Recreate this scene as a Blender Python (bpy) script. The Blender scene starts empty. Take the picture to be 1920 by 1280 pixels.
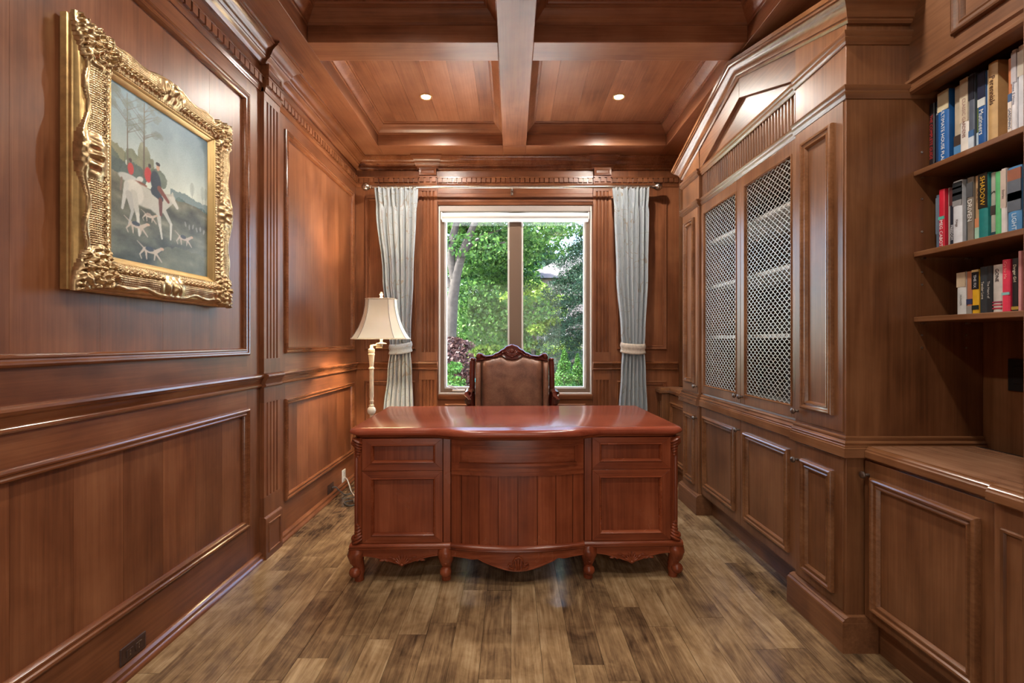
import bpy, bmesh, math, random
import numpy as np
from mathutils import Vector, Matrix, Euler

RND = random.Random(11)
PI = math.pi
scene = bpy.context.scene
C = scene.collection

# ------------------------------------------------------------------ camera, sky, sun, lights, exposure
HC = 1.225                      # camera height
LENS_PX = 870.0                 # focal length in pixels of a 1920 px wide frame
cam_d = bpy.data.cameras.new('camera')
cam_d.sensor_width = 36.0
cam_d.lens = LENS_PX / 1920.0 * 36.0
cam_d.clip_start = 0.02
cam = bpy.data.objects.new('camera', cam_d)
C.objects.link(cam)
cam.location = (0, 0, HC)
cam.rotation_euler = (PI / 2, 0, 0)
scene.camera = cam

world = bpy.data.worlds.new('world')
scene.world = world
world.use_nodes = True
wn = world.node_tree
sky = wn.nodes.new('ShaderNodeTexSky')
sky.sky_type = 'NISHITA'
sky.sun_disc = False
sky.sun_elevation = math.radians(48)
sky.sun_rotation = math.radians(200)
sky.air_density = 1.0
sky.dust_density = 1.6
wn.links.new(sky.outputs[0], wn.nodes['Background'].inputs[0])
wn.nodes['Background'].inputs[1].default_value = 0.85

sun_d = bpy.data.lights.new('sun', 'SUN')
sun_d.energy = 22.0
sun_d.angle = 0.01
sun_d.color = (1.0, 0.95, 0.86)
sun = bpy.data.objects.new('sun', sun_d)
C.objects.link(sun)
sun.location = (-3, -4, 9)
sun.rotation_euler = Vector((0.70, 0.10, -1.0)).to_track_quat('-Z', 'Y').to_euler()

# unseen hall behind the camera: two added fill lights, overhead and at floor level
def area(name, loc, rx, sx, sy, energy, col):
    d = bpy.data.lights.new(name, 'AREA')
    d.shape = 'RECTANGLE'; d.size = sx; d.size_y = sy; d.energy = energy; d.color = col
    o = bpy.data.objects.new(name, d); C.objects.link(o)
    o.location = loc; o.rotation_euler = (rx, 0, 0)
    return o
area('hall_fill_overhead', (0.1, -2.9, 3.0), 0, 1.2, 0.8, 25, (1.0, 0.93, 0.84))
area('hall_fill_floor', (0.05, -2.15, 0.03), math.radians(180 - 22), 2.2, 1.3, 22, (1.0, 0.96, 0.92))

POT_ENERGY = 54.0
scene.view_settings.view_transform = 'Standard'
scene.view_settings.look = 'None'
scene.view_settings.gamma = 1.0
scene.view_settings.use_curve_mapping = False
scene.view_settings.exposure = 1.27

# ------------------------------------------------------------------ materials
MATS = {}

def new_mat(name):
    m = bpy.data.materials.new(name)
    m.use_nodes = True
    nt = m.node_tree
    b = nt.nodes['Principled BSDF']
    MATS[name] = m
    return m, nt, b

def L(nt, a, b):
    nt.links.new(a, b)

def mathn(nt, op, a, b=None, c=None):
    n = nt.nodes.new('ShaderNodeMath')
    n.operation = op
    for i, v in enumerate((a, b, c)):
        if v is None:
            continue
        if isinstance(v, (int, float)):
            n.inputs[i].default_value = v
        else:
            nt.links.new(v, n.inputs[i])
    return n.outputs[0]

def ramp(nt, fac, stops):
    n = nt.nodes.new('ShaderNodeValToRGB')
    els = n.color_ramp.elements
    while len(els) < len(stops):
        els.new(0.5)
    for e, (p, c) in zip(els, stops):
        e.position = p
        e.color = (c[0], c[1], c[2], 1)
    L(nt, fac, n.inputs[0])
    return n.outputs[0]

def noise(nt, vec, scale, detail=4, rough=0.55, dist=0.0, mscale=None):
    if mscale is not None:
        mp = nt.nodes.new('ShaderNodeMapping')
        mp.inputs['Scale'].default_value = mscale
        L(nt, vec, mp.inputs[0])
        vec = mp.outputs[0]
    n = nt.nodes.new('ShaderNodeTexNoise')
    n.inputs['Scale'].default_value = scale
    n.inputs['Detail'].default_value = detail
    n.inputs['Roughness'].default_value = rough
    n.inputs['Distortion'].default_value = dist
    L(nt, vec, n.inputs['Vector'])
    return n.outputs[0]

def obj_vec(nt, k=17.0):
    tc = nt.nodes.new('ShaderNodeTexCoord')
    oi = nt.nodes.new('ShaderNodeObjectInfo')
    r = mathn(nt, 'MULTIPLY', oi.outputs['Random'], k)
    a = nt.nodes.new('ShaderNodeVectorMath')
    a.operation = 'ADD'
    L(nt, tc.outputs['Object'], a.inputs[0])
    L(nt, r, a.inputs[1])
    return a.outputs[0], oi.outputs['Random']

def wood(name, dark, mid, light, axis='z', rough=0.34, var=0.10, fine=95, blotch=0.34, bump=0.02, coat=0.0, wide=7.0):
    m, nt, b = new_mat(name)
    vec, rnd = obj_vec(nt)
    ax = 'xyz'.index(axis)
    s1 = [fine] * 3
    s1[ax] = 2.4
    s2 = [wide] * 3
    s2[ax] = 1.1
    a = noise(nt, vec, 1.0, 5, 0.6, 0.3, s1)
    w = noise(nt, vec, 1.0, 4, 0.55, 0.5, s2)
    c = noise(nt, vec, 3.4, 4, 0.55, 0.4)
    v = mathn(nt, 'MULTIPLY', a, 0.27)
    v = mathn(nt, 'MULTIPLY_ADD', w, 0.73 - blotch, v)
    v = mathn(nt, 'MULTIPLY_ADD', c, blotch, v)
    col = ramp(nt, v, [(0.34, dark), (0.50, mid), (0.66, light)])
    hs = nt.nodes.new('ShaderNodeHueSaturation')
    L(nt, mathn(nt, 'MULTIPLY_ADD', rnd, 2 * var, 1.0 - var), hs.inputs['Value'])
    L(nt, col, hs.inputs['Color'])
    L(nt, hs.outputs[0], b.inputs['Base Color'])
    L(nt, mathn(nt, 'MULTIPLY_ADD', c, 0.10, rough - 0.05), b.inputs['Roughness'])
    b.inputs['Coat Weight'].default_value = coat
    b.inputs['Specular IOR Level'].default_value = 0.42
    b.inputs['Coat Roughness'].default_value = 0.12
    bp = nt.nodes.new('ShaderNodeBump')
    bp.inputs['Strength'].default_value = bump
    bp.inputs['Distance'].default_value = 0.002
    L(nt, a, bp.inputs['Height'])
    L(nt, bp.outputs[0], b.inputs['Normal'])
    return m

def plain(name, col, rough=0.5, metal=0.0, nscale=0, namt=0.0, spec=None, bump=0.0):
    m, nt, b = new_mat(name)
    b.inputs['Roughness'].default_value = rough
    b.inputs['Metallic'].default_value = metal
    if spec is not None:
        b.inputs['Specular IOR Level'].default_value = spec
    if nscale:
        vec, rnd = obj_vec(nt)
        n = noise(nt, vec, nscale, 4)
        lo = [max(0, x * (1 - namt)) for x in col]
        hi = [min(1, x * (1 + namt)) for x in col]
        L(nt, ramp(nt, n, [(0.3, lo), (0.7, hi)]), b.inputs['Base Color'])
        if bump:
            bp = nt.nodes.new('ShaderNodeBump')
            bp.inputs['Strength'].default_value = bump
            bp.inputs['Distance'].default_value = 0.003
            L(nt, n, bp.inputs['Height'])
            L(nt, bp.outputs[0], b.inputs['Normal'])
    else:
        b.inputs['Base Color'].default_value = (*col, 1)
    return m

WD, WM, WL_ = (0.082, 0.024, 0.009), (0.190, 0.064, 0.025), (0.290, 0.112, 0.048)
wood('wall_z', WD, WM, WL_, 'z', rough=0.36, var=0.15)
wood('wall_y', WD, WM, WL_, 'y', rough=0.34, var=0.05)
wood('wall_x', WD, WM, WL_, 'x', rough=0.34, var=0.05)
CD, CM, CL = (0.080, 0.029, 0.012), (0.180, 0.073, 0.030), (0.280, 0.125, 0.057)
wood('cab_z', CD, CM, CL, 'z', rough=0.30, var=0.05)
wood('cab_y', CD, CM, CL, 'y', rough=0.42, var=0.05)
wood('cab_x', CD, CM, CL, 'x', rough=0.32, var=0.05)
wood('wall_m', WD, WM, WL_, 'y', rough=0.20, var=0.04, coat=0.25)
wood('cab_m', CD, CM, CL, 'y', rough=0.20, var=0.04, coat=0.25)
wood('worktop', (0.12, 0.05, 0.026), (0.30, 0.145, 0.08), (0.42, 0.23, 0.135), 'y', rough=0.24, var=0.03, wide=22, blotch=0.42)
wood('ceil_y', (0.120, 0.038, 0.016), (0.255, 0.095, 0.043), (0.370, 0.160, 0.080), 'y', rough=0.32, var=0.10)
wood('ceil_x', (0.120, 0.038, 0.016), (0.255, 0.095, 0.043), (0.370, 0.160, 0.080), 'x', rough=0.32, var=0.05)
DD, DM, DL = (0.105, 0.018, 0.010), (0.185, 0.036, 0.018), (0.265, 0.060, 0.030)
DD, DM, DL = (0.095, 0.018, 0.007), (0.215, 0.047, 0.017), (0.320, 0.084, 0.034)
wood('desk_z', DD, DM, DL, 'z', rough=0.26, var=0.07, wide=14)
wood('desk_x', DD, DM, DL, 'x', rough=0.26, var=0.05, wide=14)
wood('desk_top', (0.20, 0.036, 0.018), (0.33, 0.072, 0.036), (0.42, 0.110, 0.058), 'x', rough=0.22, var=0.0, wide=9, coat=0.35)
wood('chair_wood', (0.060, 0.010, 0.008), (0.100, 0.018, 0.012), (0.150, 0.030, 0.018), 'x', rough=0.18, var=0.04, coat=0.4)

# floor planks: hickory brown, blotched, each plank its own tone
def floor_mat():
    m, nt, b = new_mat('floor_wood')
    vec, rnd = obj_vec(nt, 31.0)
    a = noise(nt, vec, 1.0, 6, 0.62, 0.5, (110, 4.0, 110))
    w = noise(nt, vec, 1.0, 5, 0.6, 1.6, (13, 2.6, 13))
    c = noise(nt, vec, 5.0, 4, 0.6, 1.2)
    tcw = nt.nodes.new('ShaderNodeTexCoord')
    big = noise(nt, tcw.outputs['Object'], 2.3, 4, 0.6, 0.8)
    v = mathn(nt, 'MULTIPLY', a, 0.24)
    v = mathn(nt, 'MULTIPLY_ADD', w, 0.30, v)
    v = mathn(nt, 'MULTIPLY_ADD', c, 0.24, v)
    v = mathn(nt, 'MULTIPLY_ADD', big, 0.22, v)
    v = mathn(nt, 'MULTIPLY_ADD', rnd, 0.11, mathn(nt, 'SUBTRACT', v, 0.055))
    col = ramp(nt, v, [(0.36, (0.060, 0.036, 0.021)), (0.44, (0.165, 0.098, 0.050)), (0.53, (0.320, 0.203, 0.102)), (0.65, (0.54, 0.380, 0.215))])
    L(nt, col, b.inputs['Base Color'])
    L(nt, mathn(nt, 'MULTIPLY_ADD', c, 0.22, 0.06), b.inputs['Roughness'])
    bp = nt.nodes.new('ShaderNodeBump')
    bp.inputs['Strength'].default_value = 0.10
    bp.inputs['Distance'].default_value = 0.003
    L(nt, a, bp.inputs['Height'])
    L(nt, bp.outputs[0], b.inputs['Normal'])
floor_mat()

plain('gold', (0.55, 0.36, 0.15), 0.34, 0.75, 30, 0.22)
plain('gold_bright', (0.66, 0.46, 0.20), 0.30, 0.7, 12, 0.10)
plain('gold_antique', (0.56, 0.40, 0.22), 0.30, 0.9, 45, 0.30)
plain('bronze', (0.16, 0.12, 0.10), 0.38, 0.85)
plain('nickel', (0.55, 0.50, 0.44), 0.25, 1.0)
plain('grille', (0.62, 0.60, 0.56), 0.38, 0.55)
plain('black', (0.010, 0.009, 0.009), 0.45)
plain('outlet_brown', (0.050, 0.022, 0.016), 0.30)
plain('white_plastic', (0.80, 0.79, 0.76), 0.35)
plain('white_frame', (0.70, 0.66, 0.62), 0.40)
plain('taupe_frame', (0.17, 0.105, 0.070), 0.45)
plain('valance', (0.34, 0.29, 0.265), 0.45)
plain('blind', (0.86, 0.86, 0.85), 0.7)
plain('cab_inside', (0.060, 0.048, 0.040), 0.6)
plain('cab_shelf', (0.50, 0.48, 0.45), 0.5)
plain('dark_gap', (0.012, 0.008, 0.006), 0.8)
plain('cream_wall', (0.80, 0.76, 0.70), 0.7)
plain('lamp_cream', (0.72, 0.62, 0.47), 0.35, 0.15, 25, 0.15)
plain('lamp_ball', (0.80, 0.76, 0.66), 0.22)
plain('shade_trim', (0.30, 0.26, 0.20), 0.6)
plain('cord', (0.10, 0.10, 0.10), 0.4)
plain('cord_grey', (0.45, 0.44, 0.42), 0.4)
plain('page', (0.78, 0.72, 0.60), 0.8)
plain('plug_metal', (0.60, 0.56, 0.50), 0.3, 1.0)

def leather():
    m, nt, b = new_mat('leather')
    vec, r = obj_vec(nt, 1.0)
    n = noise(nt, vec, 9, 5, 0.6, 0.4)
    f = noise(nt, vec, 160, 3, 0.6)
    v = mathn(nt, 'MULTIPLY_ADD', f, 0.35, mathn(nt, 'MULTIPLY', n, 0.65))
    L(nt, ramp(nt, v, [(0.35, (0.13, 0.055, 0.036)), (0.52, (0.24, 0.108, 0.066)), (0.68, (0.34, 0.17, 0.105))]), b.inputs['Base Color'])
    b.inputs['Roughness'].default_value = 0.40
    bp = nt.nodes.new('ShaderNodeBump')
    bp.inputs['Strength'].default_value = 0.15
    bp.inputs['Distance'].default_value = 0.002
    L(nt, f, bp.inputs['Height'])
    L(nt, bp.outputs[0], b.inputs['Normal'])
leather()

def curtain_mat():
    m, nt, b = new_mat('curtain_silk')
    vec, r = obj_vec(nt, 5.0)
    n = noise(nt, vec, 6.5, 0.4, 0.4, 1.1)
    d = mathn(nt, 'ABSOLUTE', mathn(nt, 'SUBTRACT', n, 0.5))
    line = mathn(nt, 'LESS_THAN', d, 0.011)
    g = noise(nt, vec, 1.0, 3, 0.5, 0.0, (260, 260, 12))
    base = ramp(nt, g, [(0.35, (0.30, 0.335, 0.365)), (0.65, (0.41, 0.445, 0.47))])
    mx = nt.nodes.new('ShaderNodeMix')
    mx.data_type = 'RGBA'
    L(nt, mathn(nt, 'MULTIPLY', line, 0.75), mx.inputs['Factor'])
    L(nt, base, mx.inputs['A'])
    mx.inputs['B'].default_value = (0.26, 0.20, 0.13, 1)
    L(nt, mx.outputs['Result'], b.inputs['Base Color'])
    b.inputs['Roughness'].default_value = 0.36
    b.inputs['Sheen Weight'].default_value = 0.3
curtain_mat()
plain('tieback', (0.50, 0.42, 0.35), 0.5, 0.0, 60, 0.2)

def shade_mat():
    m, nt, b = new_mat('lamp_shade')
    b.inputs['Base Color'].default_value = (0.82, 0.76, 0.62, 1)
    b.inputs['Roughness'].default_value = 0.75
    tr = nt.nodes.new('ShaderNodeBsdfTranslucent')
    tr.inputs[0].default_value = (0.85, 0.75, 0.56, 1)
    mx = nt.nodes.new('ShaderNodeMixShader')
    mx.inputs[0].default_value = 0.015
    L(nt, b.outputs[0], mx.inputs[1])
    L(nt, tr.outputs[0], mx.inputs[2])
    L(nt, mx.outputs[0], nt.nodes['Material Output'].inputs[0])
shade_mat()

def glass_mat():
    m, nt, b = new_mat('window_glass')
    t = nt.nodes.new('ShaderNodeBsdfTransparent')
    g = nt.nodes.new('ShaderNodeBsdfGlossy')
    g.inputs['Roughness'].default_value = 0.02
    mx = nt.nodes.new('ShaderNodeMixShader')
    mx.inputs[0].default_value = 0.05
    L(nt, t.outputs[0], mx.inputs[1])
    L(nt, g.outputs[0], mx.inputs[2])
    L(nt, mx.outputs[0], nt.nodes['Material Output'].inputs[0])
glass_mat()

def emis(name, col, s):
    m, nt, b = new_mat(name)
    b.inputs['Base Color'].default_value = (*col, 1)
    b.inputs['Emission Color'].default_value = (*col, 1)
    b.inputs['Emission Strength'].default_value = s
emis('bulb', (1.0, 0.92, 0.80), 30.0)

def leaf_mat(name, cols, trans=0.4, rough=0.5):
    m, nt, b = new_mat(name)
    ge = nt.nodes.new('ShaderNodeNewGeometry')
    n = len(cols)
    col = ramp(nt, ge.outputs['Random Per Island'], [(i / max(1, n - 1), c) for i, c in enumerate(cols)])
    L(nt, col, b.inputs['Base Color'])
    b.inputs['Roughness'].default_value = rough
    b.inputs['Specular IOR Level'].default_value = 0.2
    tr = nt.nodes.new('ShaderNodeBsdfTranslucent')
    L(nt, col, tr.inputs[0])
    mx = nt.nodes.new('ShaderNodeMixShader')
    mx.inputs[0].default_value = trans
    L(nt, b.outputs[0], mx.inputs[1])
    L(nt, tr.outputs[0], mx.inputs[2])
    L(nt, mx.outputs[0], nt.nodes['Material Output'].inputs[0])
leaf_mat('leaf_maple', [(0.0130, 0.0405, 0.0110), (0.0234, 0.0709, 0.0140), (0.0442, 0.1114, 0.0200), (0.0780, 0.1485, 0.0350)])
leaf_mat('leaf_bright', [(0.0488, 0.1050, 0.0120), (0.1013, 0.1688, 0.0216), (0.1500, 0.2100, 0.0420)])
leaf_mat('leaf_spruce', [(0.007, 0.024, 0.014), (0.013, 0.040, 0.022), (0.026, 0.062, 0.032)], 0.15)
leaf_mat('leaf_cedar', [(0.0144, 0.0576, 0.0090), (0.0288, 0.0912, 0.0140), (0.0480, 0.1200, 0.0200)], 0.25)
leaf_mat('leaf_red', [(0.0250, 0.0110, 0.0120), (0.0450, 0.0225, 0.0225), (0.0700, 0.0400, 0.0350)], 0.3)
plain('bark', (0.0250, 0.0208, 0.0170), 0.9, 0.0, 14, 0.45, bump=0.8)
plain('grass', (0.045, 0.09, 0.022), 0.9, 0.0, 9, 0.4)
plain('fence_wood', (0.0750, 0.0550, 0.0435), 0.85, 0.0, 20, 0.25)
plain('house_wall', (0.1190, 0.0990, 0.0940), 0.8, 0.0, 3, 0.06)
plain('house_roof', (0.0450, 0.0390, 0.0390), 0.85, 0.0, 12, 0.2)
plain('house_glass', (0.10, 0.12, 0.14), 0.15)
plain('bounce_paving', (0.74, 0.71, 0.66), 0.8, 0.0, 6, 0.08)  # pale slabs added to reflect sun up through the window
plain('teal', (0.05, 0.42, 0.42), 0.5)
plain('wire', (0.03, 0.03, 0.035), 0.6)

def M(n):
    return MATS[n]

# ------------------------------------------------------------------ building helpers
WLOC = {}      # world location of an object that parents world-built children
LOCALS = set() # roots whose children are built in local coordinates

def link_child(o, parent, local=False):
    if parent is None:
        WLOC[o.name] = Vector((0, 0, 0))
        return
    o.parent = parent
    if parent.name in LOCALS:
        LOCALS.add(o.name)
        WLOC[o.name] = Vector((0, 0, 0))
    else:
        o.location = -WLOC.get(parent.name, Vector((0, 0, 0)))
        WLOC[o.name] = Vector((0, 0, 0))

def tag(o, label=None, cat=None, group=None, kind=None):
    if label: o['label'] = label
    if cat: o['category'] = cat
    if group: o['group'] = group
    if kind: o['kind'] = kind
    return o

def thing(name, label, cat, loc=(0, 0, 0), rotz=0.0, group=None, local=False):
    o = bpy.data.objects.new(name, None)
    C.objects.link(o)
    o.empty_display_size = 0.1
    o.location = loc
    o.rotation_euler = (0, 0, rotz)
    WLOC[o.name] = Vector(loc)
    if local:
        LOCALS.add(o.name)
    return tag(o, label, cat, group)

def finish(me, mat, sharp):
    if mat is not None:
        me.materials.append(M(mat) if isinstance(mat, str) else mat)
    if sharp:
        me.polygons.foreach_set('use_smooth', [True] * len(me.polygons))
        me.set_sharp_from_angle(angle=math.radians(sharp))

IDENT = lambda a, b, h: (a, b, h)

class MB:
    def __init__(s, m=None):
        s.v = []; s.f = []; s.m = m or IDENT
    def add(s, pts, faces, raw=False):
        n = len(s.v)
        s.v += [tuple(p) if raw else s.m(*p) for p in pts]
        s.f += [tuple(i + n for i in f) for f in faces]
        return s
    def box(s, a0, a1, b0, b1, h0, h1):
        p = [(a0, b0, h0), (a1, b0, h0), (a1, b1, h0), (a0, b1, h0), (a0, b0, h1), (a1, b0, h1), (a1, b1, h1), (a0, b1, h1)]
        return s.add(p, [(0, 3, 2, 1), (4, 5, 6, 7), (0, 1, 5, 4), (1, 2, 6, 5), (2, 3, 7, 6), (3, 0, 4, 7)])
    def ring(s, a0, a1, b0, b1, prof):
        n = len(prof)
        pts = []
        for t, h in prof:
            pts += [(a0 + t, b0 + t, h), (a1 - t, b0 + t, h), (a1 - t, b1 - t, h), (a0 + t, b1 - t, h)]
        fs = []
        for i in range(n):
            j = (i + 1) % n
            for k in range(4):
                l = (k + 1) % 4
                fs.append((i * 4 + k, i * 4 + l, j * 4 + l, j * 4 + k))
        return s.add(pts, fs)
    def bar(s, prof, a0, a1, m0=0.0, m1=0.0):
        """profile of (b, h) points run along a; m0/m1 shift the ends by h (mitres)"""
        n = len(prof)
        pts = [(a0 + m0 * h, b, h) for b, h in prof] + [(a1 + m1 * h, b, h) for b, h in prof]
        fs = [(i, (i + 1) % n, n + (i + 1) % n, n + i) for i in range(n)]
        fs += [tuple(range(n)), tuple(range(2 * n - 1, n - 1, -1))]
        return s.add(pts, fs)
    def vbar(s, prof, b0, b1):
        n = len(prof)
        pts = [(a, b0, h) for a, h in prof] + [(a, b1, h) for a, h in prof]
        fs = [(i, (i + 1) % n, n + (i + 1) % n, n + i) for i in range(n)]
        fs += [tuple(range(n)), tuple(range(2 * n - 1, n - 1, -1))]
        return s.add(pts, fs)
    def prism(s, poly, h0, h1):
        n = len(poly)
        pts = [(a, b, h0) for a, b in poly] + [(a, b, h1) for a, b in poly]
        fs = [(i, (i + 1) % n, n + (i + 1) % n, n + i) for i in range(n)]
        fs += [tuple(range(n)), tuple(range(2 * n - 1, n - 1, -1))]
        return s.add(pts, fs)
    def lathe(s, c, prof, n=20, axis='z'):
        pts = []
        for r, z in prof:
            for k in range(n):
                t = 2 * PI * k / n
                u, w = r * math.cos(t), r * math.sin(t)
                if axis == 'z': pts.append((c[0] + u, c[1] + w, c[2] + z))
                elif axis == 'x': pts.append((c[0] + z, c[1] + u, c[2] + w))
                else: pts.append((c[0] + u, c[1] + z, c[2] + w))
        fs = []
        for i in range(len(prof) - 1):
            for k in range(n):
                l = (k + 1) % n
                fs.append((i * n + k, i * n + l, (i + 1) * n + l, (i + 1) * n + k))
        fs += [tuple(range(n)), tuple(range(len(prof) * n - 1, len(prof) * n - n - 1, -1))]
        return s.add(pts, fs, raw=True)
    def tube(s, path, rad, n=8, squash=None):
        path = [Vector(p) for p in path]
        if isinstance(rad, (int, float)): rad = [rad] * len(path)
        pts = []
        up = Vector((0.13, 0.27, 0.95)).normalized()
        for i, p in enumerate(path):
            a = path[max(0, i - 1)]; b = path[min(len(path) - 1, i + 1)]
            t = (b - a).normalized()
            x = t.cross(up)
            if x.length < 0.05: x = t.cross(Vector((1, 0, 0)))
            x.normalize()
            y = t.cross(x).normalized()
            for k in range(n):
                q = 2 * PI * k / n
                pts.append(p + x * math.cos(q) * rad[i] + y * math.sin(q) * rad[i])
        fs = []
        for i in range(len(path) - 1):
            for k in range(n):
                l = (k + 1) % n
                fs.append((i * n + k, i * n + l, (i + 1) * n + l, (i + 1) * n + k))
        fs += [tuple(range(n)), tuple(range(len(path) * n - 1, len(path) * n - n - 1, -1))]
        return s.add(pts, fs, raw=True)
    def ell(s, c, r, nu=10, nv=6, rot=None):
        pts = []
        mat = Euler(rot).to_matrix() if rot else None
        c = Vector(c)
        for j in range(nv + 1):
            ph = -PI / 2 + PI * (j + (0.12 if j == 0 else -0.12 if j == nv else 0)) / nv
            for k in range(nu):
                t = 2 * PI * k / nu
                p = Vector((r[0] * math.cos(ph) * math.cos(t), r[1] * math.cos(ph) * math.sin(t), r[2] * math.sin(ph)))
                if mat: p = mat @ p
                pts.append(c + p)
        fs = []
        for j in range(nv):
            for k in range(nu):
                l = (k + 1) % nu
                fs.append((j * nu + k, j * nu + l, (j + 1) * nu + l, (j + 1) * nu + k))
        fs += [tuple(range(nu)), tuple(range((nv + 1) * nu - 1, nv * nu - 1, -1))]
        return s.add(pts, fs, raw=True)
    def build(s, name, mat, parent=None, sharp=32, bevel=0.0, kind=None):
        me = bpy.data.meshes.new(name)
        me.from_pydata(s.v, [], s.f)
        bm = bmesh.new(); bm.from_mesh(me)
        bmesh.ops.recalc_face_normals(bm, faces=bm.faces)
        bm.to_mesh(me); bm.free()
        finish(me, mat, sharp)
        o = bpy.data.objects.new(name, me)
        C.objects.link(o)
        link_child(o, parent)
        if bevel:
            md = o.modifiers.new('edge', 'BEVEL')
            md.width = bevel; md.segments = 2; md.limit_method = 'ANGLE'
        if kind: o['kind'] = kind
        return o

def from_arrays(name, V, F, mat, parent=None, sharp=0, kind=None):
    me = bpy.data.meshes.new(name)
    nq = len(F); k = F.shape[1]
    me.vertices.add(len(V)); me.vertices.foreach_set('co', np.asarray(V, dtype=np.float32).ravel())
    me.loops.add(nq * k); me.loops.foreach_set('vertex_index', np.asarray(F, dtype=np.int32).ravel())
    me.polygons.add(nq)
    me.polygons.foreach_set('loop_start', np.arange(0, nq * k, k, dtype=np.int32))
    me.polygons.foreach_set('loop_total', np.full(nq, k, dtype=np.int32))
    me.update(); me.validate()
    finish(me, mat, sharp)
    o = bpy.data.objects.new(name, me)
    C.objects.link(o)
    link_child(o, parent)
    if kind: o['kind'] = kind
    return o

def copy_of(o, parent, dloc=(0, 0, 0)):
    c = o.copy()
    C.objects.link(c)
    c.parent = parent
    c.location = o.location + Vector(dloc)
    WLOC[c.name] = Vector((0, 0, 0))
    return c

def text(body, size, mtx, mat, parent, name='lettering', extrude=0.0003):
    cu = bpy.data.curves.new('txt', 'FONT')
    cu.body = body; cu.size = size; cu.extrude = extrude
    cu.align_x = 'CENTER'; cu.align_y = 'CENTER'
    cu.resolution_u = 2
    tmp = bpy.data.objects.new('txt', cu)
    C.objects.link(tmp)
    me = bpy.data.meshes.new_from_object(tmp)
    bpy.data.objects.remove(tmp)
    me.transform(mtx)
    me.materials.clear()
    me.materials.append(M(mat))
    me.name = name
    o = bpy.data.objects.new(name, me)
    C.objects.link(o)
    link_child(o, parent)
    return o

# panel moulding profile (t inwards, h proud)
def bolection(w, h):
    return [(0, 0), (0, .55 * h), (.08 * w, .85 * h), (.22 * w, h), (.36 * w, .92 * h), (.46 * w, .62 * h), (.60 * w, .52 * h),
            (.72 * w, .70 * h), (.84 * w, .66 * h), (.93 * w, .35 * h), (w, 0.04 * h), (w, -.010)]

def struct(name):
    o = bpy.data.objects.new(name, None)
    C.objects.link(o)
    o.empty_display_size = 0.1
    o['kind'] = 'structure'
    WLOC[o.name] = Vector((0, 0, 0))
    return o

# ------------------------------------------------------------------ dimensions
XL, YB, XR = -1.415, 4.216, 1.87
YREAR = -1.30
ZBEAM, ZCEIL = 2.875, 3.045
mL = lambda a, b, h: (XL + h, a, b)          # left wall: a = y, b = z
mB = lambda a, b, h: (a, YB - h, b)          # back wall: a = x, b = z
def mR(xf): return lambda a, b, h: (xf - h, a, b)
def mF(yf): return lambda a, b, h: (a, yf - h, b)
mC = lambda a, b, h: (a, b, ZCEIL - h)
mFl = lambda a, b, h: (a, b, h)

# ------------------------------------------------------------------ floor
floor = struct('floor')
MB().box(-1.55, 1.95, -4.6, 4.40, -0.12, -0.014).build('subfloor', 'dark_gap', floor, sharp=0)
PW = 0.118
x = -1.42
row = 0
while x < 1.90:
    y = YREAR - 0.02 - RND.uniform(0, 0.7)
    while y < 4.25:
        ln = RND.choice((0.45, 0.6, 0.75, 0.95, 1.2, 1.5))
        y0, y1 = max(y, YREAR - 0.02), min(y + ln, 4.28)
        if y1 - y0 > 0.03 and not (x > 1.42 and False):
            dz = RND.uniform(-0.0006, 0.0006)
            mb = MB()
            mb.box(x + 0.0007, x + PW - 0.0007, y0 + 0.0007, y1 - 0.0007, -0.013, dz)
            mb.build('plank', 'floor_wood', floor, sharp=0)
        y += ln
    x += PW
    row += 1

# ------------------------------------------------------------------ ceiling with coffers
ceil = struct('ceiling')
MB().box(-1.60, 2.05, YREAR - 0.1, 4.42, 3.062, 3.16).build('roof_slab', 'ceil_y', ceil, sharp=0)
COLS = [(-1.13, -0.078), (0.12, 1.30)]
ROWS = [(2.73, 3.91), (1.38, 2.56), (0.03, 1.21), (-1.15, -0.14)]
def beam(x0, x1, y0, y1, mat, name='beam'):
    return MB().box(x0, x1, y0, y1, ZBEAM, 3.061).build(name, mat, ceil, bevel=0.003)
beam(XL - 0.02, COLS[0][0], YREAR, YB, 'ceil_y')
beam(COLS[0][1], COLS[1][0], YREAR, 3.91, 'ceil_y')
beam(COLS[1][1], XR + 0.02, YREAR, YB, 'ceil_y')
for c0, c1 in COLS:
    beam(c0, c1, 3.91, YB, 'ceil_x')
    for k in range(3):
        beam(c0, c1, ROWS[k + 1][1], ROWS[k][0], 'ceil_x')
    beam(c0, c1, YREAR, ROWS[3][0], 'ceil_x')
beam(COLS[0][1], COLS[1][0], 3.91, YB, 'ceil_x')
coffer_prof = [(0, 0.0), (0, .078), (.007, .078), (.009, .066), (.013, .062), (.020, .058), (.032, .047), (.044, .032), (.052, .024), (.056, .020),
               (.062, .020), (.064, .010), (.072, .008), (.076, 0.0)]
for c0, c1 in COLS:
    for r0, r1 in ROWS:
        mb = MB(mC)
        mb.ring(c0, c1, r0, r1, coffer_prof)
        mb.build('coffer_moulding', 'ceil_x', ceil)
        n = 6
        for k in range(n):
            w = (c1 - c0) / n
            MB().box(c0 + k * w + .0006, c0 + (k + 1) * w - .0006, r0, r1, ZCEIL - RND.uniform(0, .0006), 3.0615).build('ceiling_board', 'ceil_y', ceil, sharp=0)

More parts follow.
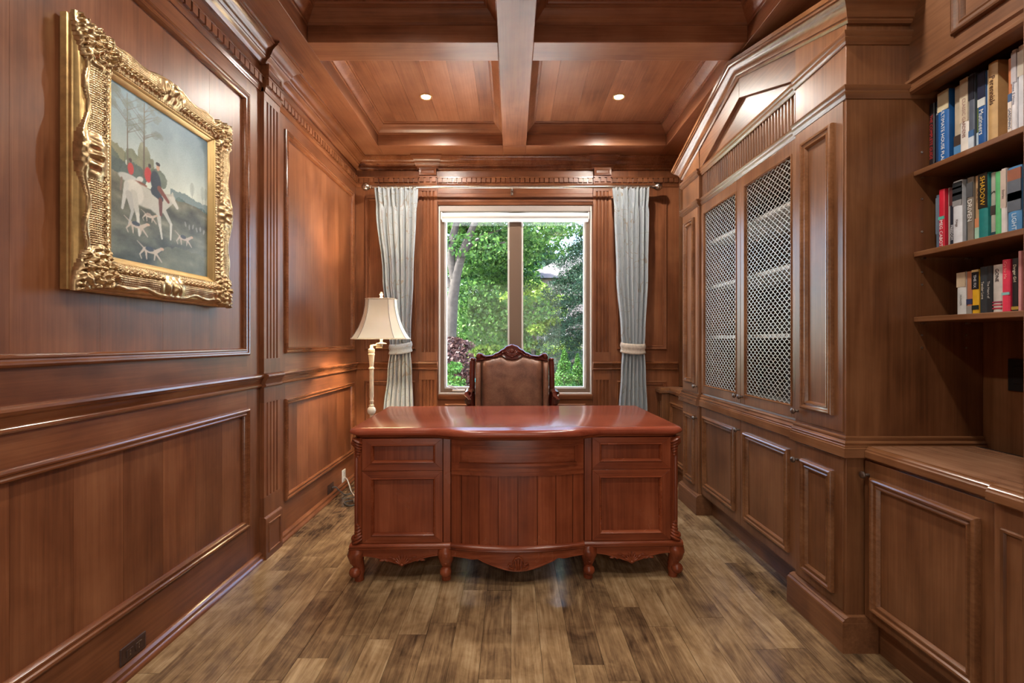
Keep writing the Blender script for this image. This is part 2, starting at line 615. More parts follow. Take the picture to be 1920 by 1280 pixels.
# ------------------------------------------------------------------ mouldings shared by the walls
CROWN = [(2.780, 0), (2.780, .016), (2.788, .022), (2.796, .030), (2.800, .044), (2.806, .050), (2.812, .050), (2.816, .056), (2.824, .060), (2.834, .066),
         (2.843, .075), (2.850, .086), (2.855, .098), (2.857, .104), (2.862, .106), (2.864, .114), (2.8745, .116), (2.8745, 0)]
CHAIR = [(.968, 0), (.968, .010), (.974, .014), (.981, .014), (.986, .010), (1.000, .012), (1.008, .018), (1.016, .020), (1.020, .026), (1.030, .030),
         (1.038, .028), (1.042, .018), (1.044, 0)]
ARCH = [(2.628, 0), (2.628, .006), (2.640, .008), (2.646, .010), (2.652, .010), (2.652, .012), (2.700, .012), (2.702, .026), (2.712, .026), (2.716, .018), (2.720, 0)]
BASE = [(0, 0), (0, .030), (.010, .030), (.018, .024), (.022, .018), (.036, .018), (.041, .012), (.046, .006), (.048, 0)]

def dentil_run(mapper, a0, a1, parent, mat, h0=.012, pitch=.0437, w=.034):
    first = None
    n = int((a1 - a0) / pitch)
    for k in range(n):
        c = a0 + (k + .5) * (a1 - a0) / n
        if first is None:
            mb = MB(mapper); mb.box(c - w / 2, c + w / 2, 2.663, 2.7015, h0 - .001, h0 + .013)
            first = mb.build('dentil', mat, parent, sharp=0); c_first = c
        else:
            p0 = Vector(mapper(c_first, 0, 0)); p1 = Vector(mapper(c, 0, 0))
            copy_of(first, parent, p1 - p0)

FL_W, FL_D = .018, .011
def fluted(mapper, a0, a1, b0, b1, p, parent, mat, name='fluted_shaft', n=4):
    """board with n grooves between b0 and b1, proud by p"""
    w = a1 - a0
    pitch = (w - .036) / n
    prof = [(a0, 0), (a0, p)]
    for k in range(n):
        c = a0 + .018 + pitch * (k + .5)
        prof += [(c - FL_W / 2, p), (c - FL_W * .38, p - FL_D * .7), (c, p - FL_D), (c + FL_W * .38, p - FL_D * .7), (c + FL_W / 2, p)]
    prof += [(a1, p), (a1, 0)]
    mb = MB(mapper); mb.vbar(prof, b0, b1)
    return mb.build(name, mat, parent)

def pilaster(mapper, a0, a1, p, parent, zmat, amat):
    q = struct if False else None
    mb = MB(mapper)
    mb.box(a0, a1, 1.044, 1.128, 0, p).box(a0, a1, 2.585, 2.652, 0, p).build('pilaster_end', zmat, parent, bevel=.001)
    fluted(mapper, a0, a1, 1.128, 2.585, p, parent, zmat)
    mb = MB(mapper)
    mb.box(a0, a1, .878, .968, 0, p).box(a0, a1, .232, .345, 0, p).build('pilaster_end', zmat, parent, bevel=.001)
    fluted(mapper, a0, a1, .345, .878, p, parent, zmat)
    # plinth with a sunk panel, chair rail break, entablature block, flared cap
    mb = MB(mapper)
    mb.box(a0 - .004, a1 + .004, 0, .222, 0, p + .014).bar([(.222, 0), (.222, p + .014), (.228, p + .012), (.236, p + .002), (.238, 0)], a0 - .003, a1 + .003)
    mb.ring(a0 + .022, a1 - .022, .03, .200, [(0, p + .013), (.003, p + .020), (.010, p + .018), (.013, p + .013)])
    mb.build('pilaster_plinth', zmat, parent)
    mb = MB(mapper)
    mb.bar([(b, h + p if h > 0 else 0) for b, h in CHAIR], a0 - .004, a1 + .004)
    mb.build('chair_rail_break', amat, parent)
    mb = MB(mapper)
    mb.bar([(b, h + p if h > 0 else 0) for b, h in ARCH], a0, a1)
    mb.box(a0 + .006, a1 - .006, 2.716, 2.79, 0, p + .012)
    mb.build('entablature_block', amat, parent)
    mb = MB(mapper)
    mb.ring(a0 + .006, a1 - .006, 2.722, 2.788, [(0, p + .011), (0, p + .024), (.014, p + .020), (.022, p + .012)])
    mb.build('sunk_panel', amat, parent)
    dentil_run(mapper, a0, a1, parent, amat, h0=.012 + p)
    # crown breaking forward, its ends flaring with the projection
    mb = MB(mapper)
    mb.bar([(b, h + p if h > 0 else 0) for b, h in CROWN], a0 + .006, a1 - .006, -0.45, 0.45)
    mb.build('crown_cap', amat, parent)

PAN = bolection(.040, .017)
def panel(mapper, a0, a1, b0, b1, parent, zmat, amat, strip=.19, name='panel_moulding'):
    """veneer strips sunk in the wall with a moulding round them; rect is the outer edge of the moulding"""
    n = max(1, round((a1 - a0) / strip))
    w = (a1 - a0 - .03) / n
    for k in range(n):
        mb = MB(mapper)
        mb.box(a0 + .015 + k * w + .0004, a0 + .015 + (k + 1) * w - .0004, b0 + .015, b1 - .015, -.028, -.009)
        mb.build('veneer_strip', zmat, parent, sharp=0)
    mb = MB(mapper); mb.ring(a0, a1, b0, b1, PAN)
    mb.build(name, 'wall_m', parent)

def framing(mapper, a0, a1, openings, parent, zmat, amat, ztop=2.80):
    """stiles and rails filling the wall plane round the openings [(a0, a1, [(b0, b1), ...])]"""
    cur = a0
    for (o0, o1, spans) in openings:
        i = .012
        mb = MB(mapper); mb.box(cur, o0 + i, 0, ztop, -.03, 0); mb.build('stile', zmat, parent, sharp=0)
        b = 0
        for (s0, s1) in spans:
            mb = MB(mapper); mb.box(o0 + i, o1 - i, b, s0 + i, -.03, 0); mb.build('rail', amat, parent, sharp=0)
            b = s1 - i
        mb = MB(mapper); mb.box(o0 + i, o1 - i, b, ztop, -.03, 0); mb.build('rail', amat, parent, sharp=0)
        cur = o1 - i
    mb = MB(mapper); mb.box(cur, a1, 0, ztop, -.03, 0); mb.build('stile', zmat, parent, sharp=0)

# ------------------------------------------------------------------ left wall
wl = struct('wall_left')
MB(mL).box(YREAR - .05, YB + .25, 0, 3.06, -.16, -.0275).build('backing', 'dark_gap', wl, sharp=0)
MB(mL).box(YREAR, YB, 2.78, 2.874, -.03, 0).build('frieze_top', 'wall_y', wl, sharp=0)
UP, LO = (1.150, 2.546), (.232, .868)
bays = [(-1.10, .18), (.72, 2.487), (2.883, 4.13)]
framing(mL, YREAR, YB, [(a, b, [LO, UP]) for a, b in bays], wl, 'wall_z', 'wall_y')
for a, b in bays:
    panel(mL, a, b, *LO, wl, 'wall_z', 'wall_y', .19)
    panel(mL, a, b, *UP, wl, 'wall_z', 'wall_y', .31)
PIL = [(.36, .54), (2.603, 2.782)]
for a, b in PIL:
    pilaster(mL, a, b, .024, wl, 'wall_z', 'wall_y')
cuts = [YREAR] + [v for p in PIL for v in p] + [YB]
for i in range(0, len(cuts), 2):
    a, b = cuts[i], cuts[i + 1]
    m1 = -1.0 if b == YB else 0.0
    MB(mL).bar(CROWN, a, b, 0, m1).build('crown_moulding', 'wall_m', wl)
    MB(mL).bar(CHAIR, a, b, 0, m1).build('chair_rail', 'wall_m', wl)
    MB(mL).bar(ARCH, a, b, 0, m1).build('architrave', 'wall_m', wl)
    dentil_run(mL, a + .01, b - (.02 if m1 else .01), wl, 'wall_y')
bl = struct('baseboard_left')
for i in range(0, len(cuts), 2):
    a, b = cuts[i], cuts[i + 1]
    MB(mL).bar(BASE, a, b, 0, -1.0 if b == YB else 0).build('baseboard', 'wall_m', bl)

# ------------------------------------------------------------------ back wall with the window opening
WX0, WX1, WZ0, WZ1 = -.669, .727, .745, 2.462
wb = struct('wall_back')
YW = YB + .19
def bslab(x0, x1, z0, z1, mat, name):
    return MB().box(x0, x1, YB + .0005, YW, z0, z1).build(name, mat, wb, sharp=0)
bslab(-1.45, WX0, 0, 3.06, 'wall_z', 'backing')
bslab(WX1, XR + .1, 0, 3.06, 'wall_z', 'backing')
bslab(WX0, WX1, 0, WZ0, 'wall_x', 'backing')
bslab(WX0, WX1, WZ1, 3.06, 'wall_x', 'backing')
panels_b = [(-1.335, -.87), (.95, 1.405)]
for a, b in panels_b:
    MB(mB).ring(a, b, *UP, [(t, max(h, 0.0)) for t, h in PAN[:-1]]).build('panel_moulding', 'wall_z', wb)
    MB(mB).ring(a, b, *LO, [(t, max(h, 0.0)) for t, h in PAN[:-1]]).build('panel_moulding', 'wall_z', wb)
MB(mB).ring(WX0 + .06, WX1 - .06, .18, .66, [(t, max(h, 0.0)) for t, h in PAN[:-1]]).build('panel_moulding', 'wall_x', wb)
PB = [(-.840, -.676), (.734, .898)]
for a, b in PB:
    pilaster(mB, a, b, .022, wb, 'wall_z', 'wall_x')
segs = [(XL, PB[0][0], 1, 0), (PB[0][1], PB[1][0], 0, 0), (PB[1][1], 1.56, 0, 0)]
for a, b, m0, m1 in segs:
    MB(mB).bar(CROWN, a, b, m0, m1).build('crown_moulding', 'wall_m', wb)
    MB(mB).bar(ARCH, a, b, m0, m1).build('architrave', 'wall_m', wb)
    dentil_run(mB, a + (.03 if m0 else .005), b - .005, wb, 'wall_x')
for a, b, m0 in ((XL, PB[0][0], 1), (PB[1][1], 1.50, 0)):
    MB(mB).bar(CHAIR, a, b, m0, 0).build('chair_rail', 'wall_m', wb)
# casing round the window: stepped rail above it and a vertical end stile beside the built-in
MB(mB).bar([(2.462, 0), (2.462, .012), (2.485, .016), (2.49, .022), (2.51, .022), (2.515, .014), (2.56, .014), (2.566, .008), (2.57, 0)], WX0 - .005, WX1 + .005).build('head_casing', 'wall_x', wb)
MB(mB).bar([(.700, 0), (.700, .010), (.715, .014), (.738, .018), (.744, .016), (.745, 0)], WX0 - .004, WX1 + .004).build('sill_casing', 'wall_x', wb)
MB(mB).box(1.515, 1.57, .82, 2.78, 0, .03).build('end_stile', 'cab_z', wb, bevel=.002)
bb = struct('baseboard_back')
for a, b, m0 in ((XL, PB[0][0] - .004, 1), (PB[0][1] + .004, PB[1][0] - .004, 0), (PB[1][1] + .004, 1.29, 0)):
    MB(mB).bar(BASE, a, b, m0, 0).build('baseboard', 'wall_x', bb)

# ------------------------------------------------------------------ window
win = struct('window_1')
def wframe(x0, x1, z0, z1, w, y0, y1, mat, name, parent, bevel=.002):
    mb = MB(mF(0))
    mb.m = lambda a, b, h: (a, h, b)
    mb.box(x0, x0 + w, z0, z1, y0, y1).box(x1 - w, x1, z0, z1, y0, y1).box(x0 + w, x1 - w, z0, z0 + w, y0, y1).box(x0 + w, x1 - w, z1 - w, z1, y0, y1)
    return mb.build(name, mat, parent, bevel=bevel)
wframe(WX0 + .001, WX1 - .001, WZ0 + .001, WZ1 - .001, .013, YB + .004, YB + .15, 'white_frame', 'jamb_liner', win)
wframe(WX0 + .013, WX1 - .013, WZ0 + .013, WZ1 - .013, .036, YB + .030, YB + .14, 'taupe_frame', 'outer_frame', win)
MX0, MX1 = -.022, .085
MB().box(MX0, MX1, YB + .050, YB + .14, WZ0 + .04, WZ1 - .04).build('mullion', 'taupe_frame', win, bevel=.004)
for s0, s1 in ((WX0 + .046, MX0), (MX1, WX1 - .046)):
    f = wframe(s0 + .001, s1 - .001, WZ0 + .045, WZ1 - .045, .017, YB + .06, YB + .12, 'white_frame', 'sash', win)
    MB().box(s0 + .014, s1 - .014, YB + .092, YB + .097, WZ0 + .058, WZ1 - .058).build('glass_pane', 'window_glass', f, sharp=0)
cr = MB().box(-.545, -.43, YB + .012, YB + .045, WZ0 + .024, WZ0 + .044).build('crank', 'white_frame', win, bevel=.006)
MB().tube([(-.50, YB + .02, WZ0 + .045), (-.515, YB + .012, WZ0 + .06), (-.56, YB + .006, WZ0 + .075), (-.585, YB + .006, WZ0 + .078)], .006, 8).build('crank_arm', 'white_frame', cr)
MB().box(MX0 - .012, MX0 + .002, YB + .055, YB + .075, 1.98, 2.06).build('sash_lock', 'white_plastic', win, bevel=.003)

# ------------------------------------------------------------------ right wall behind the built-ins, bulkhead above them
wr = struct('wall_right')
MB().box(XR, XR + .12, YREAR - .05, YB, 0, 3.06).build('niche_back', 'cab_z', wr, sharp=0)
SX = 1.575
for y0, y1 in ((1.22, 1.842), (3.600, YB - .001)):
    MB().box(SX, XR - .001, y0, y1, 2.235, 2.874).build('bulkhead', 'cab_y', wr, bevel=.002)
    MB(mR(SX)).bar([(2.196, -.06), (2.196, .004), (2.204, .012), (2.214, .014), (2.220, .008), (2.232, .010), (2.240, .018), (2.250, .018), (2.256, .006), (2.258, 0), (2.236, -.06)], y0, y1).build('bulkhead_moulding', 'cab_y', wr)
MB(mR(SX)).ring(1.30, 1.655, 2.312, 2.80, [(t, max(h, 0)) for t, h in bolection(.045, .018)[:-1]]).build('panel_moulding', 'cab_y', wr)
MB().box(1.345, XR - .001, 1.20, 1.22, 0, 2.874).build('end_panel', 'cab_z', wr, sharp=0)

# ------------------------------------------------------------------ rear wall behind the camera with a wide opening to the added hall
re_ = struct('wall_rear')
for x0, x1, z0, z1 in ((-1.45, -.95, 0, 3.06), (1.05, 2.0, 0, 3.06), (-.95, 1.05, 2.45, 3.06)):
    MB().box(x0, x1, YREAR - .14, YREAR, z0, z1).build('backing', 'wall_z', re_, sharp=0)
hw = struct('added_hall_wall')  # unseen hall, added to carry fill light into the room
MB().box(-2.0, -1.9, -4.6, YREAR - .14, 0, 3.1).build('plaster', 'cream_wall', hw, sharp=0)
MB().box(2.1, 2.2, -4.6, YREAR - .14, 0, 3.1).build('plaster', 'cream_wall', hw, sharp=0)
MB().box(-2.0, 2.2, -4.7, -4.6, 0, 3.1).build('plaster', 'cream_wall', hw, sharp=0)
MB().box(-2.0, 2.2, -4.7, YREAR - .1, 3.1, 3.2).build('plaster', 'cream_wall', hw, sharp=0)
MB().box(-2.0, 2.2, -4.7, YREAR - .02, -.02, -.002).build('added_hall_floor', 'floor_wood', hw, sharp=0)

# ------------------------------------------------------------------ display cabinet with pediment and wire doors
AX, PX = 1.345, 1.325
Y0, Y1, Y2, Y3 = 1.84, 2.17, 3.29, 3.60
YM = 2.72
KNOB = [(.006, 0), (.006, -.010), (.0045, -.014), (.007, -.017), (.0125, -.020), (.0145, -.025), (.0130, -.030), (.007, -.0335), (.002, -.0345)]
def knob(face_x, y, z, parent, r=1.0, mat='bronze'):
    return MB().lathe((face_x, y, z), [(a * r, b * r) for a, b in KNOB], 14, 'x').build('knob', mat, parent)

cabinet = thing('display_cabinet', 'tall brown wooden built-in cabinet with pointed pediment and two wire mesh doors', 'cabinet', (1.6, YM, 0))
MB().box(1.41, 1.85, Y1 - .03, Y2 + .03, 0, .14).build('toe_kick', 'cab_y', cabinet)
for ya, yb in ((Y0, Y1), (Y2, Y3)):
    mb = MB(mR(PX))
    a, b = ya - .02, yb + .02
    mb.box(a, b, 0, .118, -.113, .028)
    mb.bar([(.118, -.113), (.118, .028), (.124, .026), (.130, .018), (.134, .018), (.140, .006), (.142, 0), (.142, -.113)], a + .002, b - .002)
    mb.build('plinth', 'cab_y', cabinet)
MB().box(AX, XR - .002, Y1, Y2, .14, .772).build('lower_body', 'cab_z', cabinet, bevel=.001)
LM = bolection(.040, .020)
LMf = [(t, max(h, 0)) for t, h in LM[:-1]]
def door(xf, ya, yb, za, zb, parent, mould, th=.006, mat='cab_z', mm='cab_m'):
    d = MB().box(xf - th, xf + .012, ya, yb, za, zb).build('door', mat, parent, bevel=.0012)
    MB(mR(xf - th)).ring(*mould, LMf).build('panel_moulding', mm, d)
    return d
for ya, yb in ((Y0, Y1), (Y2, Y3)):
    MB().box(PX, XR - .002, ya, yb, .14, .772).build('lower_pier', 'cab_z', cabinet, bevel=.0015)
    MB().box(PX, XR - .002, ya, yb, .80, 2.60).build('upper_pier', 'cab_z', cabinet, bevel=.0015)
for ya, yb, near in ((Y0, Y1, True), (Y2, Y3, False)):
    m0, m1 = ya + .062, yb - .062
    d = door(PX, ya + .012, yb - .012, .150, .760, cabinet, (m0, m1, .195, .695), .004)
    knob(PX - .004, yb - .028 if near else ya + .028, .680, d)
    d = door(PX, ya + .012, yb - .012, .862, 2.184, cabinet, (m0, m1, .922, 2.122), .004)
    knob(PX - .004, yb - .028 if near else ya + .028, .905, d)
for ya, yb, ky in ((Y1 + .004, YM - .0015, YM - .030), (YM + .0015, Y2 - .004, YM + .030)):
    d = door(AX, ya, yb, .150, .762, cabinet, (ya + .062, yb - .052, .208, .705), .006)
    if ky < YM: knob(AX - .006, YM + .012, .705, d)
LEDGE = [(.768, -.02), (.768, .022), (.771, .024), (.805, .024), (.808, .020), (.813, .020), (.816, .015), (.824, .017), (.829, .013), (.833, .007), (.839, .009), (.845, .008), (.850, .002), (.853, -.02)]
def mould_set(prof, name, mat='cab_m', side=True):
    MB(mR(PX)).bar(prof, Y0, Y1 + .004, -1, 0).build(name, mat, cabinet)
    MB(mR(AX)).bar(prof, Y1, Y2, 0, 0).build(name, mat, cabinet)
    MB(mR(PX)).bar(prof, Y2 - .004, Y3, 0, 1).build(name, mat, cabinet)
    if side:
        MB(mF(Y0)).bar(prof, PX, XR - .003, -1, 0).build(name, 'cab_x', cabinet)
mould_set(LEDGE, 'waist_ledge')
BAND1 = [(2.186, -.02), (2.186, .004), (2.194, .008), (2.200, .014), (2.208, .016), (2.214, .012), (2.220, .016), (2.228, .020), (2.234, .020), (2.236, -.02)]
BAND2 = [(b + .214, h) for b, h in BAND1]
mould_set(BAND1, 'band_moulding')
mould_set(BAND2, 'band_moulding')
# upper middle: hollow behind wire doors
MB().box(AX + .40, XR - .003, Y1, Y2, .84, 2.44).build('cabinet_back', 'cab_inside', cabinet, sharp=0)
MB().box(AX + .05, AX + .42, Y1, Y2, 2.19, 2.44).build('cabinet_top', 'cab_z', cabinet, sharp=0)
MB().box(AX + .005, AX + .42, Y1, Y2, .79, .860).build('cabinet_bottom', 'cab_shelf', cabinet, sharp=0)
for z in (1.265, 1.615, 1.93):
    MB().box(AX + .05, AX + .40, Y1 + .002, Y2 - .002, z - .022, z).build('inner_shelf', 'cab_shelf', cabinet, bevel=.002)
def grille(y0, y1, z0, z1, xg, parent):
    """woven wire: zigzag strands that meet as long hexagons"""
    px, pz, r = .0195, .0150, .0017
    n = int((y1 - y0) / px); px = (y1 - y0) / n
    m = int((z1 - z0) / pz); pz = (z1 - z0) / m
    mb = MB()
    for k in range(n + 1):
        yc = y0 + k * px
        pts = []
        for j in range(m + 1):
            zb = z0 + j * pz
            s = 1 if (j + k) % 2 else -1
            o = s * (px / 2 - r * .6)
            for zz in (zb - pz * .17, zb + pz * .17):
                if z0 <= zz <= z1:
                    yy = min(max(yc + o, y0), y1)
                    pts.append((yy, zz))
        V = []
        for (yy, zz) in pts:
            for (dx, dy) in ((-r, -r), (r, -r), (r, r), (-r, r)):
                V.append((xg + dx, yy + dy, zz))
        F = []
        for j in range(len(pts) - 1):
            for q in range(4):
                w = (q + 1) % 4
                F.append((j * 4 + q, j * 4 + w, j * 4 + 4 + w, j * 4 + 4 + q))
        mb.add(V, F, raw=True)
    return mb.build('wire_mesh', 'grille', parent, sharp=0)
for ya, yb, s in ((Y1 + .003, YM - .001, 1), (YM + .001, Y2 - .003, -1)):
    w = .050
    mb = MB(mR(AX))
    zb, zt = .862, 2.184
    mb.box(ya, ya + w, zb, zt, -.012, .006).box(yb - w, yb, zb, zt, -.012, .006).box(ya + w, yb - w, zb, zb + .056, -.012, .006).box(ya + w, yb - w, zt - .066, zt, -.012, .006)
    d = mb.build('door', 'cab_z', cabinet, bevel=.002)
    MB(mR(AX)).ring(ya + w - .004, yb - w + .004, zb + .052, zt - .062, [(0, .005), (.001, .010), (.005, .011), (.009, .006), (.010, -.008), (0, -.008)]).build('glazing_bead', 'cab_m', d)
    grille(ya + w + .004, yb - w - .004, zb + .060, zt - .070, AX + .004, d)
    knob(AX - .006, (yb - .026) if s > 0 else (ya + .026), .905, d)
# reeded frieze
mb = MB(mR(AX + .012))
nr = 40
wr_ = (Y2 - Y1) / nr
prof = [(Y1, -.034)]
for k in range(nr):
    c = Y1 + (k + .5) * wr_
    prof += [(c - wr_ * .25, -.026), (c - wr_ * .24, .006), (c - wr_ * .12, .011), (c + wr_ * .12, .011), (c + wr_ * .24, .006), (c + wr_ * .25, -.026)]
prof += [(Y2, -.034)]
mb.vbar(prof, 2.232, 2.402)
mb.build('reeded_frieze', 'cab_z', cabinet, sharp=50)
# gable
def zl(y): return 2.483 + (0.285) * (1 - abs(y - YM) / (YM - Y0))
MB(mR(AX + .012)).prism([(Y0 + .002, 2.446), (Y3 - .002, 2.446), (Y3 - .002, zl(Y3) + .06), (YM, zl(YM) + .06), (Y0 + .002, zl(Y0) + .06)], -.20, 0).build('tympanum', 'cab_y', cabinet, sharp=0)
for sgn, ye in ((-1, Y0), (1, Y3)):
    # raking frieze band under the cornice
    band = .115
    yi = ye - sgn * .33
    MB(mR(AX + .012)).prism([(ye - sgn * .002, 2.447), (yi, 2.447), (YM, zl(YM) - band), (YM, zl(YM) + .05), (ye - sgn * .002, zl(ye) + .05)], -.005, .026).build('raking_frieze', 'cab_y', cabinet, bevel=.002)
RAKE = [(-.004, -.02), (-.004, .012), (.004, .018), (.010, .018), (.013, .024), (.024, .027), (.038, .034), (.050, .046), (.058, .058), (.062, .060), (.064, .066), (.072, .068), (.074, .074), (.092, .076), (.092, -.20)]
n = len(RAKE)
mb = MB(mR(PX + .010))
pts = []
for st in (0, 1, 2):
    for e, h in RAKE:
        if st == 0: pts.append((Y0 - max(h, 0), zl(Y0) + e, h))
        elif st == 1: pts.append((YM, zl(YM) + e, h))
        else: pts.append((Y3 + max(h, 0), zl(Y3) + e, h))
fs = []
for st in (0, 1):
    for i in range(n):
        j = (i + 1) % n
        fs.append((st * n + i, st * n + j, st * n + n + j, st * n + n + i))
fs += [tuple(range(n)), tuple(range(3 * n - 1, 2 * n - 1, -1))]
mb.add(pts, fs)
mb.build('raking_cornice', 'cab_m', cabinet)
MB(mF(Y0)).bar([(zl(Y0) + e, h if h > -.1 else -.02) for e, h in RAKE], PX + .010, XR - .003, -1, 0).build('cornice_return', 'cab_x', cabinet)
MB().box(SX, XR - .001, 1.842, 3.600, 2.60, 2.874).build('bulkhead', 'cab_y', wr, sharp=0)
MB().box(1.40, XR - .003, Y0 + .01, Y3 - .01, 2.56, 2.61).build('cabinet_roof', 'cab_y', cabinet, sharp=0)

# ------------------------------------------------------------------ low cabinets with worktops on both sides of the tall one
BX = 1.400
def low_cabinet(y0, y1, py0, py1, pxf, label, far):
    c = thing('base_cabinet', label, 'cabinet', (1.6, (y0 + y1) / 2, 0))
    MB().box(BX, XR - .004, y0, y1, .136, .768).build('body', 'cab_z', c, bevel=.0015)
    MB().box(BX + .042, XR - .004, y0, y1, 0, .135).build('toe_kick', 'cab_y', c)
    MB().box(pxf, XR - .004, py0, py1, .0, .768).build('end_pier', 'cab_z', c, bevel=.002)
    mb = MB(mR(pxf)); mb.ring(py0 + .02, py1 - .02, .19, .70, [(0, 0), (.003, .008), (.010, .006), (.014, 0)]); mb.build('pier_panel', 'cab_z', c)
    d = door(BX, y0 + .004, y1 - .004, .146, .758, c, (y0 + .045, y1 - .045, .185, .700), .008)
    knob(BX - .008, y1 - .026 if not far else y0 + .026, .705, d)
    return c
low_cabinet(1.332, 1.836, 1.222, 1.330, 1.382, 'low brown cabinet below the worktop, to the right of the mesh door cabinet', False)
low_cabinet(3.604, 4.10, 4.102, YB - .004, 1.325, 'low brown cabinet in the far corner between the mesh door cabinet and window wall', True)
def worktop(name, label, y0, y1, step, xs, near):
    e = [(.770, 0), (.770, .018), (.774, .022), (.796, .022), (.800, .017), (.806, .016), (.812, .010), (.815, .004), (.815, 0)]
    t = thing(name, label, 'worktop', (1.6, (y0 + y1) / 2, .77))
    MB().box(BX, 1.81 if near else XR - .004, y0, y1, .7695, .815).build('slab', 'worktop', t, sharp=0)
    if near:
        MB(mR(BX)).bar(e, step, y1).build('moulded_edge', 'cab_m', t)
        MB(mR(xs)).bar(e, y0, step).build('moulded_edge', 'cab_m', t)
        MB().box(xs, BX, y0, step, .7695, .815).build('step_piece', 'worktop', t, sharp=0)
    else:
        MB(mR(BX)).bar(e, y0, step).build('moulded_edge', 'cab_m', t)
        MB(mR(xs)).bar(e, step, y1, -1, 0).build('moulded_edge', 'cab_m', t)
        MB(lambda a, b, h: (a, step - h, b)).bar(e, xs, BX, -1, 0).build('moulded_edge', 'cab_m', t)
        MB().box(xs, BX, step, y1, .7695, .815).build('step_piece', 'worktop', t, sharp=0)
    return t
worktop('worktop', 'figured brown wood worktop under the open bookshelves', 1.222, 1.814, 1.332, 1.380, True)
worktop('worktop', 'short wood worktop in the far corner beside the window wall', 3.626, YB - .003, 4.10, 1.322, False)
# dark cable trough at the back of the near worktop, black wall plate
mb = MB(); mb.box(1.812, XR - .002, 1.224, 1.812, .770, .800).box(1.812, 1.816, 1.224, 1.812, .80, .817)
tag(mb.build('cable_trough', 'black'), 'long black cable trough along the back edge of the worktop', 'trough')
wp = thing('wall_plate', 'black wall plate on the niche back above the worktop', 'wall plate', (XR, 1.71, 1.04))
MB(mR(XR)).box(1.672, 1.744, 1.041, 1.160, .0005, .007).build('plate', 'black', wp, bevel=.002)
MB(mR(XR)).box(1.692, 1.724, 1.068, 1.133, .006, .009).build('insert', 'black', wp, bevel=.001)

# ------------------------------------------------------------------ open shelves
SH = [(1.897, 'highest'), (1.578, 'middle'), (1.322, 'lowest')]
SHX = 1.59
for z, w in SH:
    s = thing('bookshelf_board', '%s of the three brown wooden bookshelf boards' % w, 'shelf', (1.73, 1.53, z - .02), group='open bookshelf boards')
    MB().box(SHX, XR - .002, 1.222, 1.838, z - .021, z).build('board', 'cab_y', s, bevel=.003)
    for y in (1.826, 1.234):
        for xx in (1.625, 1.80):
            MB().box(xx - .006, xx + .006, min(y, y + .011), max(y, y + .011), z - .028, z - .0212).build('shelf_pin', 'plug_metal', s, sharp=0)
# drilled peg sockets in the side of the tall cabinet
for z in (1.79, 1.66, 1.50, 1.45, 1.25, 1.20, 1.975):
    for xx in (1.625, 1.80):
        MB(mF(Y0)).lathe((xx, Y0 + .0005, z), [(.0045, 0), (.0045, -.0025), (.0026, -.003), (.0024, -.0015), (.0005, -.0015)], 10, 'y').build('peg_socket', 'plug_metal', cabinet)

# ------------------------------------------------------------------ writing desk
desk = thing('writing_desk', 'reddish mahogany partners desk with bowed front, carved apron and scroll feet', 'desk', (.030, 2.350, 0), math.radians(1.6), local=True)
desk.scale = (1.016, 1.0, 1.0)
def sstep(t):
    t = min(1, max(0, t)); return t * t * (3 - 2 * t)
def topbow(x):
    return sstep((.44 - abs(x)) / .16) * (.040 + .032 * math.cos(PI / 2 * min(1, abs(x) / .44)))
def bow(x):
    x = min(abs(x), .335)
    return .012 + .046 * math.cos(PI / 2 * x / .335) ** 0.9 if x < .335 else .012
FY = .035                                           # local y of the pedestal fronts
def outline(inset, half, y0, y1, bowf, r=.03, n=44):
    """closed outline, front edge bowed, corners clipped round"""
    pts = []
    hx = half - inset
    for k in range(n + 1):
        x = -hx + 2 * hx * k / n
        y = y0 + inset - bowf(x)
        d = hx - abs(x)
        if d < r:
            y += r - math.sqrt(max(0, r * r - (r - d) ** 2))
        pts.append((x, y))
    pts += [(hx, y1 - inset - r * .3), (hx - r * .3, y1 - inset), (-hx + r * .3, y1 - inset), (-hx, y1 - inset - r * .3)]
    return pts
def slab_from(prof, half, y0, y1, bowf):
    mb = MB()
    rings = [outline(i, half, y0, y1, bowf) for i, z in prof]
    n = len(rings[0])
    pts = []
    for rg, (i, z) in zip(rings, prof):
        pts += [(x, y, z) for x, y in rg]
    fs = []
    for i in range(len(prof) - 1):
        for k in range(n):
            l = (k + 1) % n
            fs.append((i * n + k, i * n + l, (i + 1) * n + l, (i + 1) * n + k))
    fs += [tuple(range(n)), tuple(range(len(prof) * n - 1, len(prof) * n - n - 1, -1))]
    return mb.add(pts, fs)
slab_from([(.012, .750), (.006, .753), (.001, .760), (0, .768), (.002, .776), (.008, .783), (.017, .786)], .840, 0, .83, topbow).build('desktop', 'desk_top', desk, sharp=40)
slab_from([(.034, .732), (.030, .736), (.024, .738), (.022, .744), (.014, .748), (.012, .752)], .840, 0, .83, topbow).build('top_moulding', 'desk_x', desk, sharp=40)
mD = lambda a, b, h: (a, FY - h, b)
